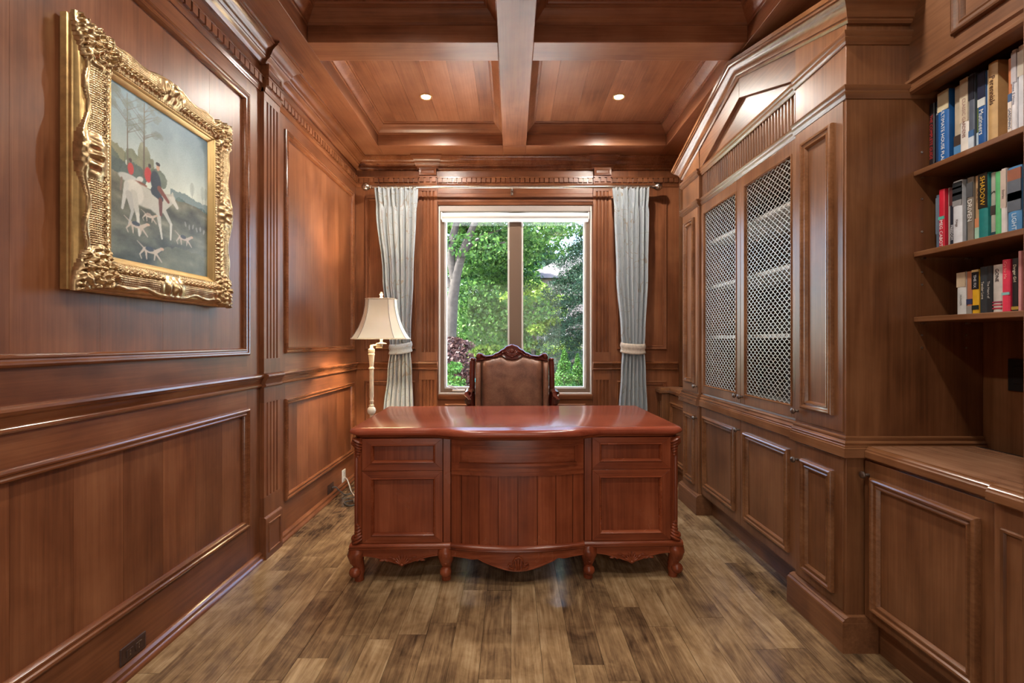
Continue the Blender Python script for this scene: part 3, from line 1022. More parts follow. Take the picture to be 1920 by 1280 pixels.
for s in (-1, 1):
    ped = MB().box(min(s * .335, s * .80), max(s * .335, s * .80), FY + .006, .79, .195, .735).build('pedestal', 'desk_z', desk, bevel=.001)
    fa, fb = (-.777, -.376) if s < 0 else (.376, .777)
    for z0, z1, p0, p1 in ((.570, .733, .612, .700), (.203, .568, .243, .530)):
        fr = MB(mD)
        fr.ring(fa + .002, fb - .002, z0 + .001, z1 - .001, [(0, -.004), (0, .010), (.004, .012), (.040, .012), (.044, .015), (.050, .010), (.054, -.004)]) if False else None
        # flat frame of four mitred members and a sunk panel
        ia, ib = fa + .049, fb - .041 if s < 0 else fb - .049
        ia = fa + (.049 if s < 0 else .041)
        pts = [(fa, z0), (fb, z0), (fb, z1), (fa, z1), (ia, p0), (ib, p0), (ib, p1), (ia, p1)]
        for k in range(4):
            l = (k + 1) % 4
            q = [pts[k], pts[l], pts[4 + l], pts[4 + k]]
            q = [(a + (.0006 if a < (fa + fb) / 2 else -.0006), b) for a, b in q]
            MB(mD).prism(q, -.004, .016).build('frame_member', 'desk_x' if k % 2 == 0 else 'desk_z', ped, bevel=.0012)
        bead = MB(mD); bead.ring(ia - .004, ib + .004, p0 - .004, p1 + .004, [(0, .015), (.001, .021), (.005, .023), (.010, .017), (.013, .001), (0, .001)])
        bead.build('bead', 'desk_x', ped)
        MB(mD).box(ia, ib, p0, p1, -.008, -.001).build('sunk_panel', 'desk_z', ped, sharp=0)
    sa, sb = (-.374, -.337) if s < 0 else (.337, .374)
    MB(mD).box(sa, sb, .203, .733, -.004, .013).build('stile', 'desk_z', ped, bevel=.002)
    # rounded, reeded corner post with carved leaves top and bottom
    cx = s * .795
    mb = MB()
    prof = []
    for k in range(25):
        t = PI * k / 24
        r = .026 + .0022 * math.cos(k * PI / 2.0)
        prof.append((cx + r * math.cos(t) * 1.0, FY + .020 - r * 1.15 * math.sin(t)))
    prof += [(cx - .026, FY + .06), (cx + .026, FY + .06)]
    n = len(prof)
    mb.add([(a, b, .200) for a, b in prof] + [(a, b, .734) for a, b in prof],
           [(i, (i + 1) % n, n + (i + 1) % n, n + i) for i in range(n)] + [tuple(range(n)), tuple(range(2 * n - 1, n - 1, -1))])
    post = mb.build('corner_post', 'desk_z', ped, sharp=60)
    for z0, dr in ((.730, -1), (.204, 1)):
        mb = MB()
        for k in range(6):
            z = z0 + dr * (.010 + k * .0155)
            w = .034 - k * .0042
            mb.ell((cx + s * .004, FY - .002 - .004 * (1 - k / 6), z), (w, w * .85, .0115), 10, 6, (0, s * .5 * dr, 0))
        mb.ell((cx + s * .020, FY + .0, z0 + dr * .020), (.020, .020, .020), 10, 6)
        mb.build('carved_leaf', 'desk_z', ped, sharp=60)
    # side panel frame
    mb = MB(lambda a, b, h: (s * (.80 + h), a, b)); mb.ring(.10, .76, .225, .71, [(0, -.001), (.004, .010), (.045, .010), (.055, .002), (.06, -.001)]); mb.build('side_panel', 'desk_z', ped)
# bowed middle: drawer over planks
def bowed(mb, a0, a1, b0, b1, h0, h1, n=6):
    pts = []; fs = []
    for k in range(n + 1):
        a = a0 + (a1 - a0) * k / n
        bo = bow(a)
        for b, h in ((b0, h0), (b1, h0), (b1, h1), (b0, h1)):
            pts.append((a, FY - bo - h, b))
    for k in range(n):
        for q in range(4):
            w = (q + 1) % 4
            fs.append((k * 4 + q, k * 4 + w, k * 4 + 4 + w, k * 4 + 4 + q))
    fs += [(0, 1, 2, 3), (n * 4 + 3, n * 4 + 2, n * 4 + 1, n * 4)]
    mb.add(pts, fs, raw=True)
    return mb
front = bowed(MB(), -.335, .335, .200, .735, -.034, -.014, 16).build('modesty_panel', 'desk_z', desk, sharp=20)
drawer = bowed(MB(), -.332, .332, .572, .733, -.012, .004, 20).build('middle_drawer', 'desk_x', desk, sharp=20)
for b0, b1 in ((.700, .731), (.574, .612)):
    bowed(MB(), -.330, .330, b0, b1, .004, .013, 20).build('frame_member', 'desk_x', drawer, sharp=20)
for a0, a1 in ((-.330, -.285), (.285, .330)):
    bowed(MB(), a0, a1, .612, .700, .004, .013, 3).build('frame_member', 'desk_z', drawer, sharp=20)
bowed(MB(), -.292, .292, .604, .616, .010, .024, 20).build('bead', 'desk_x', drawer, sharp=20)
bowed(MB(), -.290, .290, .697, .703, .010, .016, 20).build('bead', 'desk_x', drawer, sharp=20)
bowed(MB(), -.332, .332, .552, .574, -.012, .010, 20).build('drawer_rail', 'desk_x', drawer, sharp=20)
edges = [(px - 967) / 367.0 for px in (844.5, 864, 896, 931, 966.5, 1002, 1036, 1068, 1089.5)]
for a0, a1 in zip(edges[:-1], edges[1:]):
    bowed(MB(), a0 + .0019, a1 - .0019, .202, .556, -.012, RND.uniform(.001, .003), 4).build('plank', 'desk_z', front, sharp=20)
# base moulding: straight under the pedestals, bowed in the middle
BM = [(0, .168), (.008, .170), (.012, .176), (.011, .182), (.015, .186), (.014, .194), (.008, .199), (0, .202)]
for s in (-1, 1):
    pr = [(z, h + .012) for h, z in BM]
    a0, a1 = (-.838, -.335) if s < 0 else (.335, .838)
    o = MB(mD); o.bar(pr + [(.202, -.75), (.168, -.75)], a0, a1); o.build('base_moulding', 'desk_x', desk, bevel=.004)
nb = 20
pts = []; fs = []; pr = [(-.03, .168)] + [(h + .006, z) for h, z in BM] + [(-.03, .202)]
for k in range(nb + 1):
    a = -.335 + .67 * k / nb
    for h, z in pr:
        pts.append((a, FY - bow(a) - h, z))
q = len(pr)
for k in range(nb):
    for i in range(q):
        j = (i + 1) % q
        fs.append((k * q + i, k * q + j, k * q + q + j, k * q + q + i))
fs += [tuple(range(q)), tuple(range((nb + 1) * q - 1, nb * q - 1, -1))]
MB().add(pts, fs, raw=True).build('base_moulding', 'desk_x', desk)
# scalloped aprons
def apron(a0, a1, fn, bowf, name, n=40, th=.018, h=.004):
    pts = []; fs = []
    for k in range(n + 1):
        t = k / n
        a = a0 + (a1 - a0) * t
        z = fn(t)
        y = FY - bowf(a) - h
        pts += [(a, y, z), (a, y, .170), (a, y + th, .170), (a, y + th, z), (a, y - .004, z + .001), (a, y - .004, z + .007), (a, y, z + .009)]
    for k in range(n):
        A, B = k * 7, k * 7 + 7
        ring_ = [0, 4, 5, 6, 1, 2, 3]
        for i in range(7):
            p, r_ = ring_[i], ring_[(i + 1) % 7]
            fs.append((A + p, A + r_, B + r_, B + p))
    fs += [(0, 4, 5, 6, 1, 2, 3), tuple(n * 7 + i for i in (3, 2, 1, 6, 5, 4, 0))]
    return MB().add(pts, fs, raw=True).build(name, 'desk_x', desk, sharp=35)
def side_scallop(t):
    u = abs(t - .5) * 2
    return .132 - .046 * (0.5 + 0.5 * math.cos(PI * min(1, u / .80))) - .008 * max(0, 1 - u / .10) + .004 * math.sin(min(u, .9) * 7)
def mid_scallop(t):
    u = abs(t - .5) * 2
    z = .134 - .040 * (0.5 + 0.5 * math.cos(PI * min(1, u / .98)))
    z -= .020 * max(0, math.cos(PI * min(1, u / .52) / 2)) ** 1.2
    z += .010 * math.exp(-((u - .60) / .055) ** 2)
    return z
def shell(mb, cx, cz, y, w, hgt, n=7):
    for k in range(n):
        t = (k - (n - 1) / 2) / ((n - 1) / 2)
        ang = t * 1.05
        l = hgt * (1 - .25 * abs(t))
        mb.ell((cx + math.sin(ang) * l * .5 * w / hgt, y, cz + math.cos(ang) * l * .45), (w * .10, .007, l * .42), 8, 6, (0, ang, 0))
    mb.ell((cx, y - .002, cz), (w * .16, .008, w * .12), 8, 6)
for s in (-1, 1):
    a0, a1 = (-.775, -.385) if s < 0 else (.385, .775)
    ap = apron(a0, a1, side_scallop, lambda a: 0, 'apron')
    mb = MB(); c = (a0 + a1) / 2
    shell(mb, c, .090, FY - .006, .060, .062)
    for q in (-1, 1):
        for k in range(4):
            mb.ell((c + q * (.040 + .020 * k), FY - .006, .118 + .010 * math.sin(k * 1.9)), (.014, .005, .006), 8, 6, (0, -q * (.5 - .5 * (k % 2)), 0))
    mb.build('carving', 'desk_x', ap, sharp=60)
ap = apron(-.332, .332, mid_scallop, bow, 'apron', 70)
mb = MB(); yb = FY - bow(0) - .006
for k in (-1, 0, 1):
    mb.ell((k * .012, yb - .003, .112), (.006, .006, .032), 8, 6, (0, k * .18, 0))
mb.tube([(-.022, yb - .004, .092), (-.028, yb - .005, .120), (-.014, yb - .005, .143), (0, yb - .005, .147), (.014, yb - .005, .143), (.028, yb - .005, .120), (.022, yb - .004, .092)], .004, 6)
for q in (-1, 1):
    mb.tube([(q * .018, yb, .086), (q * .036, yb - .002, .090), (q * .050, yb - .002, .104), (q * .046, yb - .003, .116), (q * .036, yb - .003, .112)], [.006, .0065, .006, .005, .004], 6)
mb.build('carving', 'desk_x', ap, sharp=60)
# scroll feet
def foot(cx, cy, sx, sy, fat=1.22):
    mb = MB()
    P = [(.006, .172, .032), (.010, .155, .036), (.014, .135, .036), (.012, .110, .030), (.004, .085, .023), (-.002, .062, .019), (.000, .045, .021), (.002, .022, .020), (.000, .0, .019)]
    mb.tube([(cx + sx * o, cy + sy * o, z) for o, z, r in P], [r * fat for o, z, r in P], 14)
    mb.ell((cx + sx * .016, cy + sy * .022 - .004, .050), (.030, .027, .028), 14, 8)
    mb.ell((cx + sx * .018, cy + sy * .026 - .004, .052), (.013, .012, .013), 10, 6)
    for k in range(4):
        mb.ell((cx + sx * .016, cy + sy * .036 - .004, .150 - k * .017), (.020 - .003 * k, .009, .008), 8, 6)
    return mb.build('scroll_foot', 'desk_z', desk, sharp=70)
for s in (-1, 1):
    foot(s * .800, FY + .025, s, -.8)
    foot(s * .362, FY + .022, 0, -1, 1.22)
    foot(s * .800, .765, s, .6)
    foot(s * .362, .765, 0, .6, 1.22)

# ------------------------------------------------------------------ executive armchair behind the desk, facing the camera
chair = thing('armchair', 'high-backed brown leather armchair with carved dark red crest behind the desk', 'armchair', (.0, 3.42, 0), 0, local=True)
YBK = .20   # local y of the back cushion front
def spl(pts, x):
    xs = [p[0] for p in pts]
    if x <= xs[0]: return pts[0][1]
    for (x0, z0), (x1, z1) in zip(pts[:-1], pts[1:]):
        if x <= x1:
            t = (x - x0) / (x1 - x0); t = t * t * (3 - 2 * t)
            return z0 + (z1 - z0) * t
    return pts[-1][1]
TOPC = [(0, 1.204), (.035, 1.194), (.075, 1.166), (.115, 1.140), (.160, 1.120), (.205, 1.116), (.240, 1.134), (.262, 1.138), (.278, 1.118)]
BOTC = [(0, 1.076), (.040, 1.082), (.085, 1.106), (.140, 1.094), (.200, 1.078), (.278, 1.066)]
n = 60
pts = []; fs = []
for k in range(n + 1):
    x = -.278 + .556 * k / n
    zt, zb_ = spl(TOPC, abs(x)), spl(BOTC, abs(x))
    pts += [(x, YBK - .022, zb_), (x, YBK - .034, zb_ + .012), (x, YBK - .020, (zb_ + zt) / 2), (x, YBK - .034, zt - .010), (x, YBK - .022, zt), (x, YBK + .040, zt), (x, YBK + .040, zb_)]
for k in range(n):
    for i in range(7):
        j = (i + 1) % 7
        fs.append((k * 7 + i, k * 7 + j, k * 7 + 7 + j, k * 7 + 7 + i))
fs += [tuple(range(7)), tuple(range(n * 7 + 6, n * 7 - 1, -1))]
crest = MB().add(pts, fs, raw=True).build('crest_rail', 'chair_wood', chair, sharp=50)
mb = MB()
shell(mb, 0, 1.108, YBK - .032, .085, .080, 9)
mb.ell((0, YBK - .036, 1.150), (.018, .010, .018), 10, 6)
for q in (-1, 1):
    for k in range(5):
        mb.ell((q * (.050 + .022 * k), YBK - .032, 1.146 - .010 * k + .004 * math.sin(k * 2)), (.014, .007, .007), 8, 6, (0, q * .45, 0))
    mb.ell((q * .258, YBK - .026, 1.112), (.018, .014, .022), 10, 6)
mb.build('carving', 'chair_wood', crest, sharp=60)
# back cushion
def cushion(x0, x1, z0, ztop, y0, bulge, name, mat, nx=28, nz=28, round_=.10):
    V = []; F = []
    for j in range(nz + 1):
        v = j / nz
        for i in range(nx + 1):
            u = i / nx
            x = x0 + (x1 - x0) * u
            zt = ztop(x) if callable(ztop) else ztop
            z = z0 + (zt - z0) * v
            e = min(1, min(u, 1 - u) / round_) ; f = min(1, min(v, 1 - v) / round_)
            hgt = (1 - (1 - e) ** 2) ** .5 * (1 - (1 - f) ** 2) ** .5
            V.append((x, y0 - bulge * hgt, z))
    m_ = len(V)
    for j in range(nz):
        for i in range(nx):
            a = j * (nx + 1) + i
            F.append((a, a + 1, a + nx + 2, a + nx + 1))
    V += [(x0, y0 + .05, z0), (x1, y0 + .05, z0), (x1, y0 + .05, ztop(x1) if callable(ztop) else ztop), (x0, y0 + .05, ztop(x0) if callable(ztop) else ztop)]
    F.append((m_, m_ + 3, m_ + 2, m_ + 1))
    return MB().add(V, F, raw=True).build(name, mat, chair, sharp=60)
cushion(-.238, .238, .50, lambda x: spl(BOTC, abs(x)) + .012, YBK, .055, 'back_cushion', 'leather')
for s in (-1, 1):
    x0, x1 = (-.285, -.238) if s < 0 else (.238, .285)
    cushion(x0, x1, .48, 1.075, YBK - .015, .060, 'wing_pad', 'leather', 10, 24, .35)
    # outer post, arm with scrolled front
    mb = MB(); mb.tube([(s * .308, YBK + .01, .40), (s * .310, YBK + .0, .70), (s * .310, YBK - .01, .95), (s * .308, YBK, 1.06), (s * .304, YBK, 1.094)], [.026, .024, .022, .022, .018], 10)
    mb.ell((s * .306, YBK, 1.085), (.024, .026, .016), 10, 6)
    mb.build('back_post', 'chair_wood', chair, sharp=60)
    mb = MB(); mb.tube([(s * .310, YBK - .02, .840), (s * .312, YBK - .10, .858), (s * .314, YBK - .22, .862), (s * .314, YBK - .31, .848), (s * .314, YBK - .335, .815), (s * .314, YBK - .315, .790)], [.020, .021, .023, .026, .026, .020], 10)
    mb.tube([(s * .312, YBK - .29, .83), (s * .306, YBK - .25, .72), (s * .300, YBK - .28, .60), (s * .295, YBK - .30, .47)], [.022, .020, .022, .026], 10)
    mb.build('arm', 'chair_wood', chair, sharp=60)
    for yy in (-.24, .22):
        mb = MB(); mb.tube([(s * .27, yy, .40), (s * .275, yy, .25), (s * .262, yy, .12), (s * .27, yy, .0)], [.032, .028, .020, .024], 10)
        mb.build('leg', 'chair_wood', chair, sharp=60)
MB().box(-.238, .238, YBK + .040, YBK + .062, .47, 1.08).build('back_panel', 'leather', chair, bevel=.01)
MB().box(-.30, .30, -.28, .26, .36, .43).build('seat_rail', 'chair_wood', chair, bevel=.01)
MB().box(-.275, .275, -.285, .16, .43, .52).build('seat_cushion', 'leather', chair, bevel=.035)

# ------------------------------------------------------------------ swing-arm floor lamp
LX, LY = -1.090, 3.60
lamp = thing('floor_lamp', 'ivory and brass swing-arm floor lamp with cream bell shade beside the desk', 'floor lamp', (LX, LY, 0))
MB().lathe((LX, LY, 0), [(.135, 0), (.135, .012), (.128, .022), (.10, .030), (.06, .040), (.03, .055), (.018, .08)], 28).build('base', 'lamp_cream', lamp)
MB().lathe((LX, LY, 0), [(.012, .075), (.012, .50), (.018, .51), (.018, .62), (.014, .63), (.014, .655)], 16).build('lower_pole', 'lamp_cream', lamp)
MB().lathe((LX, LY, .690), [(.006, -.036), (.018, -.030), (.029, -.018), (.033, 0), (.029, .018), (.018, .030), (.010, .036)], 18).build('ball', 'lamp_ball', lamp)
MB().lathe((LX, LY, 0), [(.012, .720), (.019, .725), (.019, .732), (.012, .738), (.014, .75), (.017, .765), (.013, .775), (.016, .80), (.0155, 1.005), (.019, 1.01), (.022, 1.016), (.019, 1.024),
                          (.015, 1.03), (.021, 1.10), (.023, 1.118), (.026, 1.125), (.022, 1.135), (.026, 1.145), (.024, 1.165), (.014, 1.172), (.010, 1.20)], 18).build('pole', 'lamp_cream', lamp)
SXc = -1.014
MB().tube([(LX, LY, 1.170), (LX, LY, 1.190), (LX + .012, LY, 1.196), (SXc - .012, LY, 1.196), (SXc + .006, LY, 1.196), (SXc + .006, LY, 1.178), (SXc - .04, LY, 1.180)], .0065, 8).tube([(SXc, LY, 1.19), (SXc, LY, 1.255)], .010, 10).lathe((SXc, LY, 1.208), [(.006, -.004), (.040, -.002), (.042, .002), (.012, .010), (.010, .012)], 18).build('swing_arm', 'lamp_cream', lamp)
MB().lathe((SXc, LY, 1.24), [(.014, 0), (.016, .06), (.010, .065), (.022, .09), (.030, .12), (.024, .15), (.008, .165)], 14).build('bulb', 'white_plastic', lamp)
lb = bpy.data.lights.new('lamp_bulb_light', 'POINT'); lb.energy = 30.0; lb.color = (1.0, .82, .58); lb.shadow_soft_size = .03
lbo = bpy.data.objects.new('lamp_bulb_light', lb); C.objects.link(lbo); lbo.parent = lamp; lbo.location = (SXc - LX, 0, 1.44)
MB().lathe((SXc, LY, 1.565), [(.004, -.015), (.006, 0), (.013, .004), (.007, .010), (.013, .020), (.014, .028), (.008, .034), (.010, .040), (.003, .046)], 12).build('finial', 'lamp_cream', lamp)
SP = [(1.0, 1.247), (.955, 1.258), (.86, 1.29), (.75, 1.335), (.655, 1.39), (.59, 1.44), (.545, 1.50), (.53, 1.552)]
def shade_ring(k):
    """cut-corner rectangle"""
    a, b, c = .208 * k, .150 * k, .070 * k
    return [(a, -b + c), (a, b - c), (a - c, b), (-a + c, b), (-a, b - c), (-a, -b + c), (-a + c, -b), (a - c, -b)]
pts = []; fs = []
for sgn in (0, 1):
    for k, z in SP:
        for x_, y_ in shade_ring(k - .012 * sgn):
            pts.append((SXc + x_, LY + y_, z))
q = len(SP)
for i in range(q - 1):
    for k in range(8):
        l = (k + 1) % 8
        fs.append((i * 8 + k, i * 8 + l, i * 8 + 8 + l, i * 8 + 8 + k))
        o = q * 8
        fs.append((o + i * 8 + k, o + i * 8 + 8 + k, o + i * 8 + 8 + l, o + i * 8 + l))
for i in (0, q - 1):
    for k in range(8):
        l = (k + 1) % 8
        fs.append((i * 8 + k, i * 8 + l, q * 8 + i * 8 + l, q * 8 + i * 8 + k))
shade = MB().add(pts, fs, raw=True).build('lamp_shade', 'lamp_shade', lamp, sharp=25)
for k in range(8):
    MB().tube([(SXc + shade_ring(s_)[k][0] * 1.004, LY + shade_ring(s_)[k][1] * 1.004, z) for s_, z in SP], .0022, 6).build('seam_piping', 'shade_trim', shade)
for s_, z in (SP[0], SP[-1]):
    rr = shade_ring(s_ + .004)
    MB().tube([(SXc + a, LY + b, z) for a, b in rr + rr[:1]], .0042, 6).build('trim_band', 'lamp_cream', shade)
MB().tube([(SXc - .12 * .9, LY, 1.553), (SXc, LY, 1.552), (SXc + .12 * .9, LY, 1.553)], .003, 6).tube([(SXc, LY, 1.40), (SXc, LY, 1.555)], .003, 6).build('shade_spider', 'lamp_cream', shade)

# ------------------------------------------------------------------ curtain rod, curtains, roller blind
YC = 4.095
rod = thing('curtain_rod', 'long slim nickel curtain rod with ball finials above the window', 'curtain rod', (0, YC, 2.588))
MB().tube([(-1.235, YC, 2.590), (0, YC, 2.588), (1.235, YC, 2.590)], .0125, 12).build('pole', 'nickel', rod)
for s in (-1, 1):
    MB().lathe((s * 1.235, YC, 2.590), [(.012, 0), (.017, s * .006), (.017, s * .012), (.012, s * .016), (.022, s * .024), (.033, s * .042), (.036, s * .056), (.032, s * .072), (.018, s * .088), (.004, s * .094)], 18, 'x').build('finial', 'nickel', rod)
for xb in (-1.20, .0, 1.19):
    MB().tube([(xb, YC + .015, 2.588), (xb, YC + .05, 2.570), (xb, YC + .10, 2.570)], .006, 8).box(xb - .012, xb + .012, YB - .030, YB - .0165 if abs(xb) < .5 else YB - .003, 2.545, 2.600).build('bracket', 'nickel', rod)

def curtain(label, edges, nf, ztie, tie_label, phase):
    root = thing('curtain', label, 'curtain', (0.5 * (edges[-1][1] + edges[-1][2]), YC, .02), group='curtains beside the window')
    es = sorted(edges)
    zs = [e[0] for e in es]
    NU, NV = 150, 84
    V = []; F = []
    z0, z1 = zs[0], zs[-1]
    for j in range(NV + 1):
        z = z0 + (z1 - z0) * j / NV
        xl = spl([(e[0], e[1]) for e in es], z); xr = spl([(e[0], e[2]) for e in es], z)
        top = max(0, min(1, (z - (z1 - .20)) / .06))
        near_tie = math.exp(-((z - ztie) / .07) ** 2)
        amp = .030 * (1 - .55 * near_tie)
        for i in range(NU + 1):
            u = i / NU
            wob = .25 * math.sin(3.1 * z + 5 * u + phase)
            d = 2.0 * abs(math.sin(PI * nf * u + .5 * wob + phase)) ** .65 - 1.1 + .22 * math.sin(2 * PI * nf * 2.3 * u + 1.7 * phase + .8 * z)
            d2 = math.sin(2 * PI * nf * 1.0 * u + phase)
            pin = abs(math.sin(PI * nf * .55 * u)) ** .5
            dy = amp * (d * (1 - .6 * top) + .9 * top * (pin * math.sin(2 * PI * nf * 1.65 * u)))
            xx = xl + (xr - xl) * u + .004 * math.cos(2 * PI * nf * u + wob) * (1 - near_tie)
            V.append((xx, YC - dy - .004, z - (.010 * top * (1 - pin) if j == NV else 0)))
    for j in range(NV):
        for i in range(NU):
            a = j * (NU + 1) + i
            F.append((a, a + 1, a + NU + 2, a + NU + 1))
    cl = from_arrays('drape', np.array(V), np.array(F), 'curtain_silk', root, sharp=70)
    md = cl.modifiers.new('cloth_thickness', 'SOLIDIFY'); md.thickness = .003
    # tie-back band round the gathered cloth
    xl = spl([(e[0], e[1]) for e in es], ztie); xr = spl([(e[0], e[2]) for e in es], ztie)
    cx, rx, ry = (xl + xr) / 2, (xr - xl) / 2 + .012, .040
    pts = []; fs = []; n = 40; rows = 7
    for r_ in range(rows):
        b = (r_ / (rows - 1) - .5) * .086
        bul = .004 * math.cos(r_ / (rows - 1) * PI * 3)
        for k in range(n):
            t = 2 * PI * k / n
            sag = .016 * math.sin(t) * (1 if tie_label else .6)
            pts.append((cx + (rx + bul) * math.cos(t), YC - .006 + (ry + bul) * math.sin(t), ztie + b + sag * (1 - .3 * r_ / rows) + (.012 * math.cos(t) if phase > 1 else -.006 * math.cos(t))))
    for r_ in range(rows - 1):
        for k in range(n):
            l = (k + 1) % n
            fs.append((r_ * n + k, r_ * n + l, r_ * n + n + l, r_ * n + n + k))
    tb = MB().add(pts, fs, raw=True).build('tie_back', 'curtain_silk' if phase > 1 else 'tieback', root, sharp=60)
    md = tb.modifiers.new('thickness', 'SOLIDIFY'); md.thickness = .005
    if tie_label: tb['label'] = tie_label
    # hooks over the rod
    for k in range(5):
        xx = edges[0][1] + (edges[0][2] - edges[0][1]) * (k + .5) / 5
        MB().tube([(xx, YC - .016, 2.558), (xx, YC - .018, 2.588), (xx, YC - .010, 2.604), (xx, YC + .006, 2.606), (xx, YC + .016, 2.594)], .0022, 6).build('hook', 'nickel', root)
    return root
curtain('silvery silk curtain tied back left of the window behind the lamp', [(2.580, -1.217, -.835), (2.40, -1.200, -.842), (1.80, -1.140, -.868), (1.30, -1.082, -.890), (1.165, -1.072, -.893), (.95, -1.095, -.880), (.60, -1.130, -.866), (.02, -1.16, -.85)], 6, 1.172, 'swagged silver cloth band', 1.9)
curtain('silvery silk curtain tied back right of the window beside the built-in cabinets', [(2.580, .880, 1.215), (2.40, .895, 1.205), (1.80, .915, 1.195), (1.30, .955, 1.172), (1.165, .968, 1.165), (.95, .955, 1.176), (.60, .934, 1.190), (.02, .92, 1.21)], 6.5, 1.172, 'beige band with a button', 0.4)

bl_ = thing('roller_blind', 'white roller blind rolled up at the top of the window', 'blind', (0, YB, 2.31))
MB().box(WX0 + .014, WX1 - .014, YB - .010, YB + .045, 2.404, 2.455).build('valance', 'valance', bl_, bevel=.004)
MB().tube([(WX0 + .035, YB + .020, 2.372), (WX1 - .035, YB + .020, 2.372)], .026, 16).build('fabric_roll', 'blind', bl_)
MB().box(WX0 + .030, WX1 - .030, YB + .004, YB + .036, 2.318, 2.344).build('bottom_bar', 'blind', bl_, bevel=.005)
for xx in (WX0 + .022, WX1 - .034):
    MB().box(xx, xx + .012, YB - .004, YB + .04, 2.335, 2.404).build('end_bracket', 'white_plastic', bl_, bevel=.002)

# ------------------------------------------------------------------ framed hunting scene
FY0, FY1, FZ0, FZ1 = 1.448, 2.246, 1.385, 2.262
OY0, OY1, OZ0, OZ1 = 1.592, 2.100, 1.517, 2.127
art = thing('framed_painting', 'gilded ornate framed painting of riders, grey horse and hounds on a hill', 'painting', (XL, (FY0 + FY1) / 2, FZ0))
mA = lambda a, b, h: (XL + .0005 + h, a, b)
MB(mA).ring(FY0 + .004, FY1 - .004, FZ0 + .004, FZ1 - .004, [(0, 0), (0, .020), (.003, .023), (.003, .027), (.001, .030), (.002, .034), (.006, .036), (.010, .044), (.018, .052), (.030, .056), (.10, .050), (.10, 0)]).build('outer_frame', 'gold', art)
MB(mA).ring(OY0 - .026, OY1 + .026, OZ0 - .026, OZ1 + .026, [(0, .02), (0, .056), (.004, .058), (.008, .055), (.010, .050), (.024, .040), (.026, .036), (.026, .02)]).build('gilt_liner', 'gold_bright', art)
